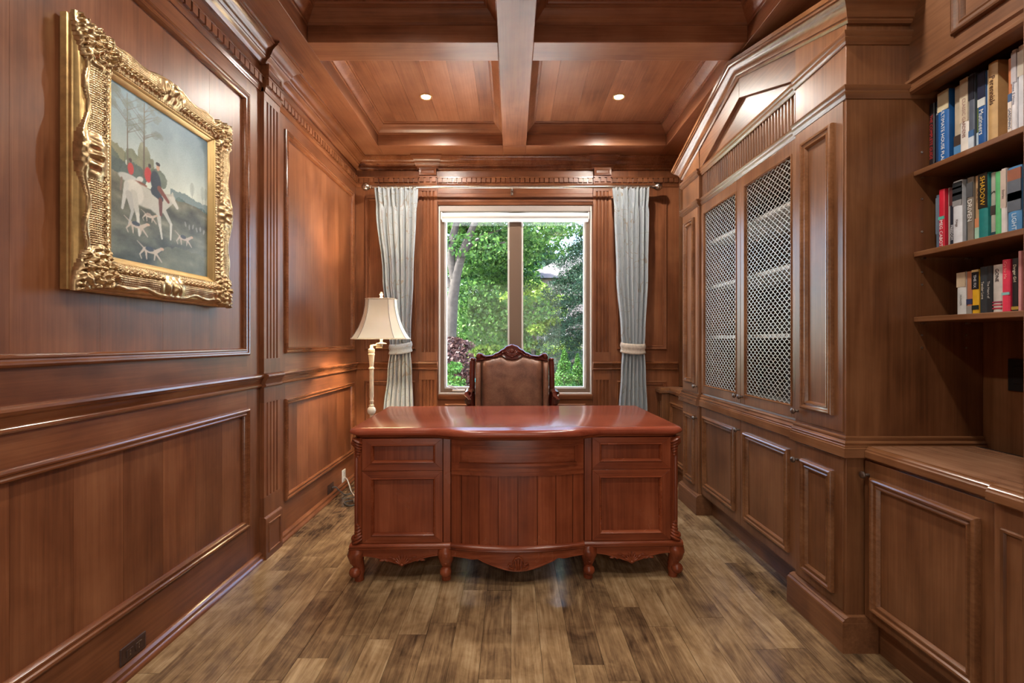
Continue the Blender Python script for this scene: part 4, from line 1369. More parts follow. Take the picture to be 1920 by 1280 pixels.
# carved moulding as a relief
def ornate():
    st = .0026
    na, nb_ = int((FY1 - FY0) / st), int((FZ1 - FZ0) / st)
    A = np.linspace(FY0, FY1, na + 1); B = np.linspace(FZ0, FZ1, nb_ + 1)
    a, b = np.meshgrid(A, B)
    ca, cb = (FY0 + FY1) / 2, (FZ0 + FZ1) / 2
    ha, hb = (OY1 - OY0) / 2 + .020, (OZ1 - OZ0) / 2 + .020
    da = np.abs(a - ca) - ha; db = np.abs(b - cb) - hb
    d = np.maximum(da, db)                        # distance across the frame from the liner
    horiz = db > da                               # top or bottom member
    w = np.where(horiz, (FZ1 - FZ0) / 2 - hb, (FY1 - FY0) / 2 - ha)
    t = d / w                                     # 0 inside .. 1 outside
    s = np.where(horiz, (a - ca) / ((FY1 - FY0) / 2), (b - cb) / ((FZ1 - FZ0) / 2))   # -1..1 along the member
    sa = np.abs(s)
    along = np.where(horiz, a - ca, b - cb)
    edge = .80 + .19 * np.exp(-(s / .15) ** 2) + .20 * np.clip((sa - .62) / .3, 0, 1) - .05 * np.cos(sa * 18) * (sa < .7)
    h = .050 + .014 * np.sin(np.clip(t / edge, 0, 1) * PI) + .010 * t
    h += .006 * np.exp(-((t - .06) / .035) ** 2) * (0.6 + .4 * np.sin(along / .0055 * PI))      # rope bead
    h += .005 * np.exp(-((t / edge - .93) / .05) ** 2)                                     # rolled rim
    lat = (np.cos((along + d) / .0075 * PI) * np.cos((along - d) / .0075 * PI))
    mid = ((t > .30) & (t < edge * .88) & (sa > .17) & (sa < .66))
    h += np.where(mid, .0032 * lat, 0)
    leaf = np.sin(along / .011 * PI + 3 * np.sin(d / .012 * PI)) * np.sin(d / .014 * PI)
    strip = ((t > .12) & (t < .34) & (sa > .12))
    h += np.where(strip, .0060 * leaf + .003, 0)
    # corner shells
    cx = np.abs(a - ca) - ((FY1 - FY0) / 2 - .080); cz = np.abs(b - cb) - ((FZ1 - FZ0) / 2 - .080)
    rr = np.hypot(cx, cz); th = np.arctan2(cz, cx)
    k = np.exp(-(rr / .070) ** 4)
    h += k * (.012 + .0065 * np.cos(th * 9) * np.clip(rr / .03, 0, 1) + .005 * np.cos(rr / .011 * PI))
    # centre cartouches
    k2 = np.exp(-((s / .13) ** 4)) * np.exp(-(((t - .60) / .34) ** 4))
    h += k2 * (.010 + .006 * np.cos(along / .016 * PI) * np.cos((t - .6) * 7))
    k3 = np.exp(-((along / .016) ** 2) - ((d - .065) / .018) ** 2)
    h += .010 * k3
    ok = (d >= 0) & (t <= edge)
    scal = (sa > .72) & (t > edge - .10 - .05 * np.cos(along / .0085 * PI))
    h = np.where(scal, h - .012, h)
    idx = np.arange(a.size).reshape(a.shape)
    V = np.stack([XL + .0005 + h, a, b], -1).reshape(-1, 3)
    q = np.stack([idx[:-1, :-1], idx[:-1, 1:], idx[1:, 1:], idx[1:, :-1]], -1).reshape(-1, 4)
    okf = ok.reshape(-1)[q].all(1)
    q = q[okf]
    # skirt back to the outer frame along the free rim
    from collections import Counter
    e = np.concatenate([q[:, [0, 1]], q[:, [1, 2]], q[:, [2, 3]], q[:, [3, 0]]])
    key = np.sort(e, 1); code = key[:, 0].astype(np.int64) * a.size + key[:, 1]
    u, inv, cnt = np.unique(code, return_inverse=True, return_counts=True)
    be = e[cnt[inv] == 1]
    ring_v = np.unique(be); mp = -np.ones(a.size, int); mp[ring_v] = np.arange(len(ring_v)) + a.size
    low = V[ring_v].copy(); low[:, 0] = XL + .036
    V = np.concatenate([V, low])
    sk = np.stack([be[:, 1], be[:, 0], mp[be[:, 0]], mp[be[:, 1]]], -1)
    F = np.concatenate([q, sk])
    used = np.unique(F); rm = -np.ones(len(V), int); rm[used] = np.arange(len(used))
    return from_arrays('carved_frame', V[used], rm[F], 'gold_antique', art, sharp=80)
ornate()

def lin(c):
    c = np.asarray(c, float) / 255.0
    return np.where(c <= .04045, c / 12.92, ((c + .055) / 1.055) ** 2.4)
def canvas():
    W, H = 190, 230
    u, v = np.meshgrid((np.arange(W) + .5) / W, (np.arange(H) + .5) / H)
    rs = np.random.RandomState(5)
    def fbm(n0, seed, ax=1.0):
        r = np.random.RandomState(seed); out = np.zeros((H, W)); amp = 1.0
        n = n0
        for o in range(4):
            gy, gx = int(n) + 2, int(n * ax) + 2
            g = r.rand(gy, gx)
            y = v * n; x_ = u * n * ax
            yi, xi = y.astype(int), x_.astype(int); fy, fx = y - yi, x_ - xi
            out += amp * ((g[yi, xi] * (1 - fx) + g[yi, xi + 1] * fx) * (1 - fy) + (g[yi + 1, xi] * (1 - fx) + g[yi + 1, xi + 1] * fx) * fy)
            amp *= .5; n *= 2
        return out / 1.875
    n1, n2, n3 = fbm(4, 1), fbm(14, 2), fbm(14, 3, .45)
    sky_t = np.clip(v / .55, 0, 1)
    img = np.array([112, 140, 156.0])[None, None] * (1 - sky_t[..., None]) + np.array([203, 206, 190.0])[None, None] * sky_t[..., None]
    img += ((n1 - .5) * 70)[..., None] * np.array([1, 1, .95]) * (v < .6)[..., None]
    img += 18 * np.exp(-((u - .7) ** 2 + (v - .42) ** 2) / .05)[..., None]
    def put(mask, col, a=1.0, jit=0.0):
        nonlocal img
        m = np.clip(mask.astype(float), 0, 1)[..., None] * a
        c = np.array(col, float)[None, None] + (jit * (n2 - .5))[..., None]
        img = img * (1 - m) + c * m
    hill = v > (.50 + .13 * np.clip(u - .45, 0, 1) + .03 * np.sin(u * 5) + .03 * (n2 - .5))
    put(u * 0 + ((v > .50 - .10 * (1 - u) + .10 * (n2 - .5)) & (u > .55)), (96, 116, 118), .8)
    # bushes
    for cx, cy, rx, ry, c in ((.06, .40, .10, .10, (118, 118, 84)), (.20, .41, .12, .09, (98, 104, 78)), (.02, .46, .10, .10, (70, 84, 72)), (.34, .39, .08, .10, (112, 114, 88)),
                              (.27, .36, .05, .09, (120, 122, 96)), (.42, .44, .10, .08, (84, 96, 82)), (.16, .48, .22, .07, (60, 76, 72)), (.90, .53, .14, .04, (74, 96, 92)), (.70, .53, .10, .035, (84, 104, 98))):
        put((((u - cx) / rx) ** 2 + ((v - cy) / ry) ** 2 < .35 + 2.4 * (n2 - .38)), c, .85, 70)
    put(hill, (98, 96, 78), 1, 0)
    hm = hill.astype(float)
    img += hm[..., None] * ((n3 - .5) * 150)[..., None] * np.array([1.0, 1.0, .9])
    img -= hm[..., None] * (np.clip((v - .55) * 45, 0, 25))[..., None] * np.array([.9, .6, .4])
    put(hill & (((u - .75) / .35) ** 2 + ((v - .95) / .12) ** 2 < .4 + n2), (112, 112, 84), .6, 60)
    def seg(p, q, w0, w1, col, a=1.0):
        (x0, y0), (x1, y1) = p, q
        dx, dy = x1 - x0, (y1 - y0) * 1.2
        t = np.clip(((u - x0) * dx + (v - y0) * 1.2 * dy) / (dx * dx + dy * dy), 0, 1)
        dist = np.hypot(u - x0 - t * dx, (v - y0) * 1.2 - t * dy)
        put(np.clip((w0 + (w1 - w0) * t - dist) / .004 + .5, 0, 1), col, a)
    def el(cx, cy, rx, ry, col, rot=0.0, a=1.0, jit=25):
        x_, y_ = u - cx, (v - cy) * 1.2
        c_, s_ = math.cos(rot), math.sin(rot)
        xx, yy = x_ * c_ + y_ * s_, -x_ * s_ + y_ * c_
        put(np.clip((1 - np.sqrt((xx / rx) ** 2 + (yy / ry) ** 2)) * 6 + .5, 0, 1), col, a, jit)
    tr = (92, 84, 70)
    seg((.150, .46), (.145, .03), .006, .003, tr); seg((.29, .47), (.295, .02), .009, .004, tr)
    r2 = random.Random(3)
    for bx, top in ((.146, .03), (.294, .02)):
        for k in range(13):
            yy = r2.uniform(top, .22); sd = r2.choice((-1, 1)); ln = r2.uniform(.05, .16)
            seg((bx, yy + .05), (bx + sd * ln, yy - .02), .003, .001, tr, .8)
            put((((u - bx - sd * ln) / .06) ** 2 + ((v - yy + .01) / .035) ** 2 < .35 + 1.0 * (n2 - .45)), (104, 116, 108), .55, 40)
    for tx in (.80, .93, .97):
        seg((tx, .53), (tx, .38), .003, .002, (130, 140, 138), .8)
        put((((u - tx) / .035) ** 2 + ((v - .40) / .07) ** 2 < .5 + (n2 - .5)), (150, 160, 154), .5, 40)
    gh, wh, dk = (182, 180, 168), (200, 197, 185), (96, 92, 88)
    # far riders
    el(.16, .515, .09, .030, (176, 178, 172)); el(.255, .495, .032, .020, (190, 190, 182), -.5); seg((.10, .53), (.09, .60), .008, .006, (120, 100, 86)); seg((.20, .53), (.22, .60), .008, .005, (110, 90, 78))
    el(.175, .455, .026, .042, (178, 48, 46)); el(.172, .405, .013, .014, (60, 44, 44)); el(.33, .445, .034, .055, (180, 44, 44)); el(.345, .385, .014, .016, (54, 46, 46)); el(.26, .52, .06, .016, (120, 66, 48))
    # grey hunter: body, neck, head, legs, tail
    el(.29, .588, .150, .078, gh, .08); el(.205, .585, .085, .088, wh); el(.41, .600, .088, .078, gh, .2)
    seg((.45, .595), (.575, .530), .062, .030, gh); seg((.565, .525), (.625, .575), .026, .015, wh); seg((.50, .525), (.58, .505), .010, .008, (176, 172, 160))
    el(.575, .500, .010, .016, gh); seg((.14, .555), (.105, .70), .022, .010, (186, 186, 178))
    seg((.20, .60), (.235, .71), .034, .018, gh); seg((.235, .71), (.25, .83), .015, .009, wh); seg((.16, .61), (.19, .70), .030, .014, (170, 168, 160)); seg((.19, .70), (.16, .78), .012, .008, (170, 168, 160))
    seg((.42, .62), (.445, .73), .028, .015, gh); seg((.445, .73), (.465, .81), .013, .008, wh); seg((.47, .61), (.56, .70), .024, .013, gh); seg((.56, .70), (.555, .80), .012, .008, wh)
    # rider in dark coat
    el(.405, .47, .050, .085, (44, 54, 66), -.12); seg((.39, .53), (.46, .56), .035, .020, (40, 50, 62)); seg((.44, .50), (.53, .56), .022, .014, (118, 62, 48)); seg((.45, .57), (.455, .66), .020, .014, (104, 54, 44))
    el(.425, .372, .017, .024, (190, 150, 128)); el(.425, .350, .022, .014, (46, 46, 52))
    # hounds
    def hound(cx, cy, s_, coat):
        w_ = (188, 172, 154)
        el(cx, cy, .085 * s_, .026 * s_, w_, .08); el(cx - .005, cy - .008, .05 * s_, .022 * s_, coat)
        seg((cx + .07 * s_, cy), (cx + .13 * s_, cy - .030 * s_), .020 * s_, .015 * s_, w_); el(cx + .145 * s_, cy - .034 * s_, .024 * s_, .014 * s_, (196, 164, 138))
        seg((cx - .07 * s_, cy), (cx - .12 * s_, cy + .045 * s_), .014 * s_, .006 * s_, w_); seg((cx - .12 * s_, cy + .045 * s_), (cx - .10 * s_, cy + .075 * s_), .006 * s_, .005 * s_, w_)
        seg((cx - .05 * s_, cy + .01), (cx - .04 * s_, cy + .07 * s_), .013 * s_, .006 * s_, w_)
        seg((cx + .06 * s_, cy + .01), (cx + .05 * s_, cy + .065 * s_), .012 * s_, .006 * s_, w_); seg((cx + .07 * s_, cy + .01), (cx + .14 * s_, cy + .070 * s_), .012 * s_, .006 * s_, w_)
        seg((cx - .08 * s_, cy - .01), (cx - .15 * s_, cy - .05 * s_), .006 * s_, .003 * s_, w_)
    hound(.225, .775, .72, (56, 62, 70)); hound(.35, .905, .80, (52, 58, 66)); hound(.70, .765, .66, (64, 68, 72)); hound(.34, .695, .5, (160, 140, 122))
    for k in range(6):
        el(.72 + .045 * k, .665 + .012 * (k % 2), .010, .022, (150, 146, 136), .3 * (k % 3 - 1), .8)
    img += (rs.rand(H, W) - .5)[..., None] * 9
    img = np.clip(img, 12, 245)
    col = lin(np.clip(img * 1.02, 0, 250))
    Y = OY0 - .004 + (OY1 - OY0 + .008) * u; Z = OZ1 + .004 - (OZ1 - OZ0 + .008) * v
    V = np.stack([np.full_like(Y, XL + .036) + .0006 * (n2 - .5), Y, Z], -1).reshape(-1, 3)
    idx = np.arange(W * H).reshape(H, W)
    F = np.stack([idx[1:, :-1], idx[1:, 1:], idx[:-1, 1:], idx[:-1, :-1]], -1).reshape(-1, 4)
    m, nt, bs = new_mat('painted_canvas')
    at = nt.nodes.new('ShaderNodeAttribute'); at.attribute_name = 'paint'
    L(nt, at.outputs['Color'], bs.inputs['Base Color'])
    bs.inputs['Roughness'].default_value = .42
    o = from_arrays('canvas', V, F, 'painted_canvas', art)
    ca_ = o.data.color_attributes.new('paint', 'FLOAT_COLOR', 'POINT')
    rgba = np.concatenate([col.reshape(-1, 3), np.ones((W * H, 1))], 1).astype(np.float32)
    ca_.data.foreach_set('color', rgba.ravel())
canvas()

# ------------------------------------------------------------------ books
BMAT = {}
def bookmat(c):
    k = 'book_%02x%02x%02x' % c
    if k not in MATS:
        plain(k, tuple(float(x) for x in lin(c)), .42, 0, 26, .12)
    return k
def book(y0, y1, z0, h, xs, depth, col, label, group, bands=(), title=None, tcol=(240, 240, 235), tsize=.016, tpos=.5, lean=0):
    """spine faces -x; boards, page block, printed bands, lettering"""
    t = thing('book', label, 'book', ((xs + depth / 2), (y0 + y1) / 2, z0), group=group)
    g = .0006
    y0 += g; y1 -= g
    th = min(.003, (y1 - y0) * .2)
    z0 = z0 + .0002
    prof = [(xs + depth, y0), (xs + .004, y0), (xs + .001, y0 + (y1 - y0) * .15), (xs, (y0 + y1) / 2), (xs + .001, y1 - (y1 - y0) * .15), (xs + .004, y1), (xs + depth, y1), (xs + depth, y1 - th), (xs + .005, y1 - th), (xs + .005, y0 + th), (xs + depth, y0 + th)]
    n = len(prof)
    mb = MB(); mb.add([(a, b, z0) for a, b in prof] + [(a, b, z0 + h) for a, b in prof], [(i, (i + 1) % n, n + (i + 1) % n, n + i) for i in range(n)] + [tuple(range(n)), tuple(range(2 * n - 1, n - 1, -1))])
    cv = mb.build('cover', bookmat(col), t, sharp=30)
    MB().box(xs + .006, xs + depth - .004, y0 + th, y1 - th, z0 + .003, z0 + h - .004).build('page_block', 'page', t, sharp=0)
    for (f0, f1, c) in bands:
        MB().box(xs - .0003, xs + .0025, y0 + .0003, y1 - .0003, z0 + f0 * h, z0 + f1 * h).build('spine_band', bookmat(c), cv, sharp=0)
    if title:
        mt = Matrix.Translation((xs - .0007, (y0 + y1) / 2, z0 + h * tpos)) @ Matrix(((0, 0, -1, 0), (0, -1, 0, 0), (-1, 0, 0, 0), (0, 0, 0, 1)))
        # spine text reads downwards: text x -> -z, text y -> -y seen from the room
        mt = Matrix.Translation((xs - .0007, (y0 + y1) / 2, z0 + h * tpos)) @ Matrix(((0, 0, -1, 0), (0, -1, 0, 0), (-1, 0, 0, 0), (0, 0, 0, 1)))
        text(title, tsize, mt, bookmat(tcol), cv)
    return t
def yb_(px, xs): return xs * 870.0 / (px - 960.0)
def shelf_books(z, group, rows):
    for (p0, p1, h, dx, col, label, kw) in rows:
        xs = 1.650 + dx
        y1 = min(yb_(p0, 1.650), 1.8385); y0 = yb_(p1, 1.650)
        dep = min(.200, h * .72)
        book(y0, y1, z, h, xs, min(dep, XR - .006 - xs), col, label, group, **kw)
shelf_books(1.897, 'books on the highest shelf', [
    (1737, 1751, .262, 0, (34, 26, 30), 'black book with red lettering, first on the highest shelf', dict(title='THE COMPLETE GUIDE', tcol=(190, 60, 56), tsize=.017)),
    (1751.2, 1760, .262, .004, (30, 56, 92), 'thin navy book beside the black one on the highest shelf', dict(title='HOME', tcol=(200, 215, 230), tsize=.011, tpos=.85)),
    (1760.2, 1781, .282, -.006, (34, 98, 168), 'thick blue book with cream top and white house plan lettering', dict(bands=((.74, 1.0, (206, 192, 160)),), title='ULTIMATE HOUSE PLANS', tcol=(236, 242, 248), tsize=.019, tpos=.38)),
    (1785, 1798.5, .276, .006, (186, 172, 150), 'beige book with a pictured bottom and blue foot', dict(bands=((.0, .20, (86, 140, 190)), (.20, .34, (70, 56, 48))),)),
    (1799, 1815, .287, 0, (226, 220, 212), 'white and cream book lettered Gardens', dict(bands=((.45, 1.0, (206, 190, 166)),), title='CLASSIC GARDENS', tcol=(166, 128, 120), tsize=.017, tpos=.5)),
    (1815.3, 1826, .288, 0, (92, 100, 116), 'grey patterned book with a pale blue foot', dict(bands=((.0, .22, (206, 218, 230)), (.22, .30, (70, 110, 160)), (.68, .98, (38, 40, 52))),)),
    (1826.2, 1833, .282, .008, (96, 116, 66), 'green spined book behind two blue ones', dict(bands=((.0, .25, (176, 196, 210)), (.70, 1.0, (24, 30, 30))),)),
    (1833.3, 1848, .274, -.002, (36, 88, 154), 'blue book with a dark top and white script title', dict(bands=((.66, 1.0, (34, 40, 66)), (.56, .66, (212, 216, 214))), title='Mutineers', tcol=(238, 242, 246), tsize=.022, tpos=.36)),
    (1848.2, 1857, .270, .002, (214, 208, 192), 'plain off-white book next to the tan one', dict()),
    (1857.3, 1876, .280, -.012, (196, 160, 110), 'thick tan book lettered Perennials', dict(title='Perennials', tcol=(70, 40, 30), tsize=.024, tpos=.66)),
    (1889, 1897, .265, .0, (196, 120, 74), 'orange topped book with white and navy foot', dict(bands=((.0, .46, (228, 216, 206)), (.46, .56, (52, 84, 124))), title='GARDENING', tcol=(36, 60, 100), tsize=.012, tpos=.25)),
    (1897.3, 1908, .284, -.004, (224, 224, 230), 'white paperback leaning near the right end of the highest shelf', dict(bands=((.62, .98, (190, 184, 190)),), title='House & Home', tcol=(150, 150, 165), tsize=.012)),
    (1908.3, 1922, .286, -.002, (216, 218, 226), 'broad white book at the right end of the highest shelf', dict(bands=((.66, .94, (200, 190, 176)),),)),
    (1922.3, 1940, .280, 0, (204, 200, 196), 'pale grey book cut off by the picture edge on the highest shelf', dict()),
])
shelf_books(1.578, 'books on the middle shelf', [
    (1752, 1760, .216, .004, (88, 104, 122), 'slate blue book, first on the middle shelf', dict(bands=((.30, .95, (104, 118, 134)),))),
    (1760.3, 1771.5, .230, -.003, (206, 34, 58), 'red book lettered MEG CABOT', dict(title='MEG CABOT', tcol=(246, 240, 236), tsize=.018, tpos=.27, bands=((.50, .55, (90, 190, 170)),))),
    (1771.8, 1777, .230, .010, (170, 164, 158), 'thin grey book beside the red one', dict()),
    (1777.3, 1788, .226, .004, (38, 44, 58), 'dark navy book with a maroon top lettered FREEDOM', dict(bands=((.70, 1.0, (92, 52, 52)),), title='FREEDOM', tcol=(222, 226, 232), tsize=.013, tpos=.25)),
    (1788.4, 1806, .240, -.006, (216, 220, 228), 'white book with black and white photographs on top', dict(bands=((.70, .98, (44, 50, 56)), (.62, .70, (150, 150, 152)), (.78, .82, (214, 214, 214)), (.88, .91, (200, 205, 205))), title='Kings', tcol=(140, 130, 130), tsize=.013, tpos=.35)),
    (1806.4, 1811.5, .236, .008, (52, 60, 62), 'thin dark book left of DRIVEN', dict()),
    (1811.8, 1824, .238, .0, (134, 124, 112), 'grey brown book lettered DRIVEN', dict(bands=((.70, .92, (86, 88, 92)),), title='DRIVEN', tcol=(238, 238, 234), tsize=.023, tpos=.50)),
    (1825.2, 1836, .236, .004, (186, 152, 112), 'tan book with a pale green foot', dict(bands=((.0, .22, (168, 206, 186)), (.22, .36, (206, 140, 100))), title='ARCHITECT', tcol=(120, 86, 60), tsize=.010, tpos=.70)),
    (1836.3, 1854, .234, -.006, (34, 132, 132), 'thick teal book with black top lettered SHADOW', dict(bands=((.48, 1.0, (40, 36, 30)),), title='SHADOW', tcol=(222, 178, 56), tsize=.023, tpos=.74)),
    (1854.3, 1864, .228, .004, (172, 172, 160), 'grey paperback with a big letter S', dict(bands=((.0, .10, (40, 72, 84)), (.36, .50, (70, 62, 60))), title='S', tcol=(40, 40, 40), tsize=.020, tpos=.70)),
    (1864.3, 1876, .224, .0, (98, 190, 124), 'light green paperback on the middle shelf', dict()),
    (1877.5, 1889, .226, -.004, (214, 208, 206), 'white paperback between the green book and blue cover', dict(bands=((.42, .98, (196, 178, 166)),), title='Stories', tcol=(120, 100, 95), tsize=.011, tpos=.62)),
    (1890.5, 1917, .220, -.004, (76, 136, 188), 'broad blue book with cloudy dark top, right end of middle shelf', dict(bands=((.34, .80, (92, 100, 112)), (.80, .97, (150, 88, 62)), (.50, .62, (170, 172, 168))), title='LIGHT', tcol=(206, 226, 240), tsize=.020, tpos=.18)),
    (1918, 1934, .220, 0, (44, 40, 48), 'black book cut off by the picture edge on the middle shelf', dict()),
])
shelf_books(1.322, 'books on the lowest shelf', [
    (1793, 1810, .156, 0, (208, 210, 210), 'white paperback with a tan top, first on the lowest shelf', dict(bands=((.66, 1.0, (196, 176, 150)),), title='HUNGER', tcol=(150, 152, 152), tsize=.010, tpos=.35)),
    (1810.3, 1822, .156, .002, (186, 120, 88), 'orange paperback with a navy patch', dict(bands=((.24, .36, (52, 60, 96)), (.0, .20, (150, 146, 140))))),
    (1822.3, 1835.5, .158, -.002, (226, 176, 44), 'yellow paperback with black upper half', dict(bands=((.56, .95, (30, 32, 38)), (.95, 1.0, (222, 196, 140)), (.10, .20, (36, 50, 46))), title='THE FIX', tcol=(206, 208, 212), tsize=.013, tpos=.74)),
    (1835.8, 1849, .164, 0, (54, 60, 66), 'charcoal paperback next to the yellow one', dict(title='Tender Love', tcol=(222, 214, 196), tsize=.012)),
    (1849.3, 1860, .164, -.002, (44, 48, 52), 'black worn paperback left of the white one', dict(title='The Heart of', tcol=(206, 206, 200), tsize=.011)),
    (1860.3, 1878, .164, .0, (206, 200, 194), 'white paperback with small red lettering', dict(title='GONE', tcol=(60, 60, 66), tsize=.016, tpos=.78, bands=((.08, .11, (186, 60, 80)), (.15, .18, (190, 80, 96)), (.21, .24, (150, 60, 90))))),
    (1879.5, 1895, .176, -.004, (226, 58, 88), 'bright pink red paperback on the lowest shelf', dict(title='Cry for Me', tcol=(240, 150, 150), tsize=.013, tpos=.80, bands=((.33, .38, (130, 190, 190)),))),
    (1895.5, 1910, .176, 0, (28, 28, 30), 'black paperback with a gold emblem at its foot', dict(bands=((.04, .10, (170, 140, 60)),), title='Danger Girl', tcol=(220, 214, 190), tsize=.012, tpos=.72)),
    (1911, 1919, .196, -.006, (206, 146, 146), 'rose pink book at the right end of the lowest shelf', dict()),
    (1919.5, 1934, .192, -.004, (150, 40, 48), 'dark red book cut off by the picture edge on the lowest shelf', dict()),
])

# ------------------------------------------------------------------ outlets and cords
def outlet(y0, y1, z0, z1, label, mat, horiz):
    t = thing('power_outlet', label, 'outlet', (XL, (y0 + y1) / 2, z0))
    mb = MB(mL); mb.ring(y0, y1, z0, z1, [(0, .0004), (.002, .005), (.006, .0065), (.010, .0065), (.010, .0004)]); mb.box(y0 + .008, y1 - .008, z0 + .008, z1 - .008, .0004, .0062); mb.build('plate', mat, t)
    for k in (-1, 1):
        yc = (y0 + y1) / 2 + (k * .020 if horiz else 0); zc = (z0 + z1) / 2 + (0 if horiz else k * .020)
        soc = MB(mL).box(yc - .014, yc + .014, zc - .014, zc + .014, .006, .0085).build('socket', mat, t, bevel=.003)
        for q in (-1, 1):
            MB(mL).box(yc - .001 + (0 if horiz else q * .006), yc + .001 + (0 if horiz else q * .006), zc - .004 + (q * .006 if horiz else .002), zc + .003 + (q * .006 if horiz else .002), .0084, .0090).build('slot', 'plug_metal' if mat != 'white_plastic' else 'black', soc, sharp=0)
    return t
outlet(1.672, 1.789, .0485, .112, 'dark brown outlet low on the wall below the painting', 'outlet_brown', True)
outlet(3.555, 3.672, .0485, .118, 'dark brown outlet with a plug, left of the desk', 'outlet_brown', True)
outlet(3.86, 3.932, .0485, .150, 'white outlet plate on the far left wall beyond the dark outlet', 'white_plastic', False)
def cordo(name, label, pts, r, mat):
    P = [Vector(p) for p in pts]; out = []
    for i in range(len(P) - 1):
        a, b, c, d = P[max(0, i - 1)], P[i], P[i + 1], P[min(len(P) - 1, i + 2)]
        for k in range(6):
            t = k / 6
            out.append(.5 * ((2 * b) + (-a + c) * t + (2 * a - 5 * b + 4 * c - d) * t * t + (-a + 3 * b - 3 * c + d) * t ** 3))
    out.append(P[-1])
    return tag(MB().tube(out, r, 7).build(name, mat, None, sharp=60), label, 'cord')
c1 = cordo('extension_cord', 'black cord plugged into the dark outlet beside the desk', [(-1.408, 3.63, .08), (-1.385, 3.64, .084), (-1.36, 3.66, .05), (-1.33, 3.70, .006), (-1.25, 3.74, .0055), (-1.16, 3.70, .0055), (-1.12, 3.55, .0055), (-1.20, 3.45, .0055), (-1.27, 3.52, .0055), (-1.18, 3.58, .0055), (-1.08, 3.50, .0055), (-1.04, 3.38, .0055)], .0045, 'cord')
c2 = cordo('extension_cord', 'grey cord looping down from the white outlet onto the floor', [(-1.406, 3.896, .080), (-1.380, 3.88, .075), (-1.345, 3.84, .03), (-1.31, 3.78, .0062), (-1.22, 3.62, .0062), (-1.16, 3.50, .0062), (-1.08, 3.44, .0062), (-1.00, 3.46, .0062), (-.93, 3.56, .0062)], .0050, 'cord_grey')
c3 = cordo('extension_cord', 'thin dark cord coiled on the floor behind the desk corner', [(-1.30, 3.56, .0165), (-1.24, 3.60, .0165), (-1.14, 3.64, .0165), (-1.05, 3.60, .0165), (-1.00, 3.50, .0165), (-1.06, 3.42, .0165), (-1.15, 3.44, .0165), (-1.10, 3.54, .0165), (-.98, 3.56, .0165)], .0035, 'cord')

# ------------------------------------------------------------------ recessed ceiling lights
def pot_light(x, y, label, energy):
    t = thing('recessed_light', label, 'ceiling light', (x, y, ZCEIL), group='recessed ceiling lights')
    z = ZCEIL - .0008
    MB().lathe((x, y, z), [(.046, .0), (.046, -.003), (.043, -.0055), (.036, -.0050), (.033, -.002), (.033, 0)], 28).build('trim_ring', 'gold_bright', t)
    MB().lathe((x, y, z), [(.0325, .0), (.0325, -.0015), (.024, -.0030), (.012, -.0036), (.001, -.0038)], 24).build('lamp_lens', 'bulb', t)
    d = bpy.data.lights.new('pot_lamp', 'SPOT')
    d.energy = energy
    d.spot_size = math.radians(165)
    d.spot_blend = 0.50
    d.shadow_soft_size = .035
    d.color = (1.0, .93, .82)
    o = bpy.data.objects.new('pot_lamp', d)
    C.objects.link(o)
    o.parent = t
    o.location = (0, 0, -.012)
    return t
pot_light(-.64, 3.45, 'glowing recessed light in the left coffer nearest the window', POT_ENERGY * .72)
pot_light(.795, 3.45, 'glowing recessed light in the right coffer nearest the window', POT_ENERGY * .72)
pot_light(-.60, 1.97, 'recessed light in the left coffer above the desk front, added out of view', POT_ENERGY * .3)  # unseen, put in to raise the room's brightness
pot_light(.74, 1.75, 'recessed light in the right coffer above the desk front, out of view', POT_ENERGY * .5)
pot_light(-.60, .62, 'recessed light in the left coffer above the camera, added out of view', POT_ENERGY * .45)  # unseen fill, added for the desk front
pot_light(.70, .62, 'recessed light in the right coffer above the camera, added out of view', POT_ENERGY * .45)  # matching unseen fill, added on the right

# ------------------------------------------------------------------ garden outside
GZ = -.75
gr = MB().box(-40, 40, YW + .05, 90, GZ - .2, GZ).build('ground', 'grass', None, sharp=0)
gr['kind'] = 'structure'
pt = struct('bounce_patio')  # unseen pale paving, added to bounce sunlight onto the ceiling
for i_ in range(16):
    for j_ in range(9):
        MB().box(-8 + i_ * 1.0 + .004, -7 + i_ * 1.0 - .004, YW + .06 + j_ * 1.0 + .004, YW + 1.06 + j_ * 1.0 - .004, GZ, GZ + .03 + RND.uniform(0, .003)).build('bounce_slab', 'bounce_paving', pt, sharp=0)
def leaves(name, centers, mat, parent, size, seed, flat=0.0, aspect=.7):
    """one quad per leaf at the given centres"""
    rs = np.random.RandomState(seed)
    P = np.asarray(centers); n = len(P)
    nrm = rs.normal(size=(n, 3)); nrm[:, 2] += flat
    nrm /= np.linalg.norm(nrm, axis=1)[:, None]
    r = rs.normal(size=(n, 3))
    a = np.cross(nrm, r); a /= np.linalg.norm(a, axis=1)[:, None] + 1e-9
    b = np.cross(nrm, a)
    s = (size * rs.uniform(.6, 1.3, n))[:, None]
    V = np.empty((n, 4, 3))
    V[:, 0] = P - a * s * .5; V[:, 1] = P - b * s * .5 * aspect + nrm * s * .08; V[:, 2] = P + a * s * .5; V[:, 3] = P + b * s * .5 * aspect + nrm * s * .08
    return from_arrays(name, V.reshape(-1, 3), np.arange(n * 4).reshape(n, 4), mat, parent, kind='stuff')
def blob_points(blobs, seed):
    rs = np.random.RandomState(seed)
    out = []
    for (c, r, n) in blobs:
        d = rs.normal(size=(n, 3)); d /= np.linalg.norm(d, axis=1)[:, None]
        rad = rs.uniform(.35, 1, n)[:, None] ** .5
        out.append(np.array(c) + d * rad * np.array(r))
    return np.concatenate(out)
def P3(px, py, D):
    return ((px - 960) * D / 870.0, D, HC + (640 - py) * D / 870.0)
rs = np.random.RandomState(21)
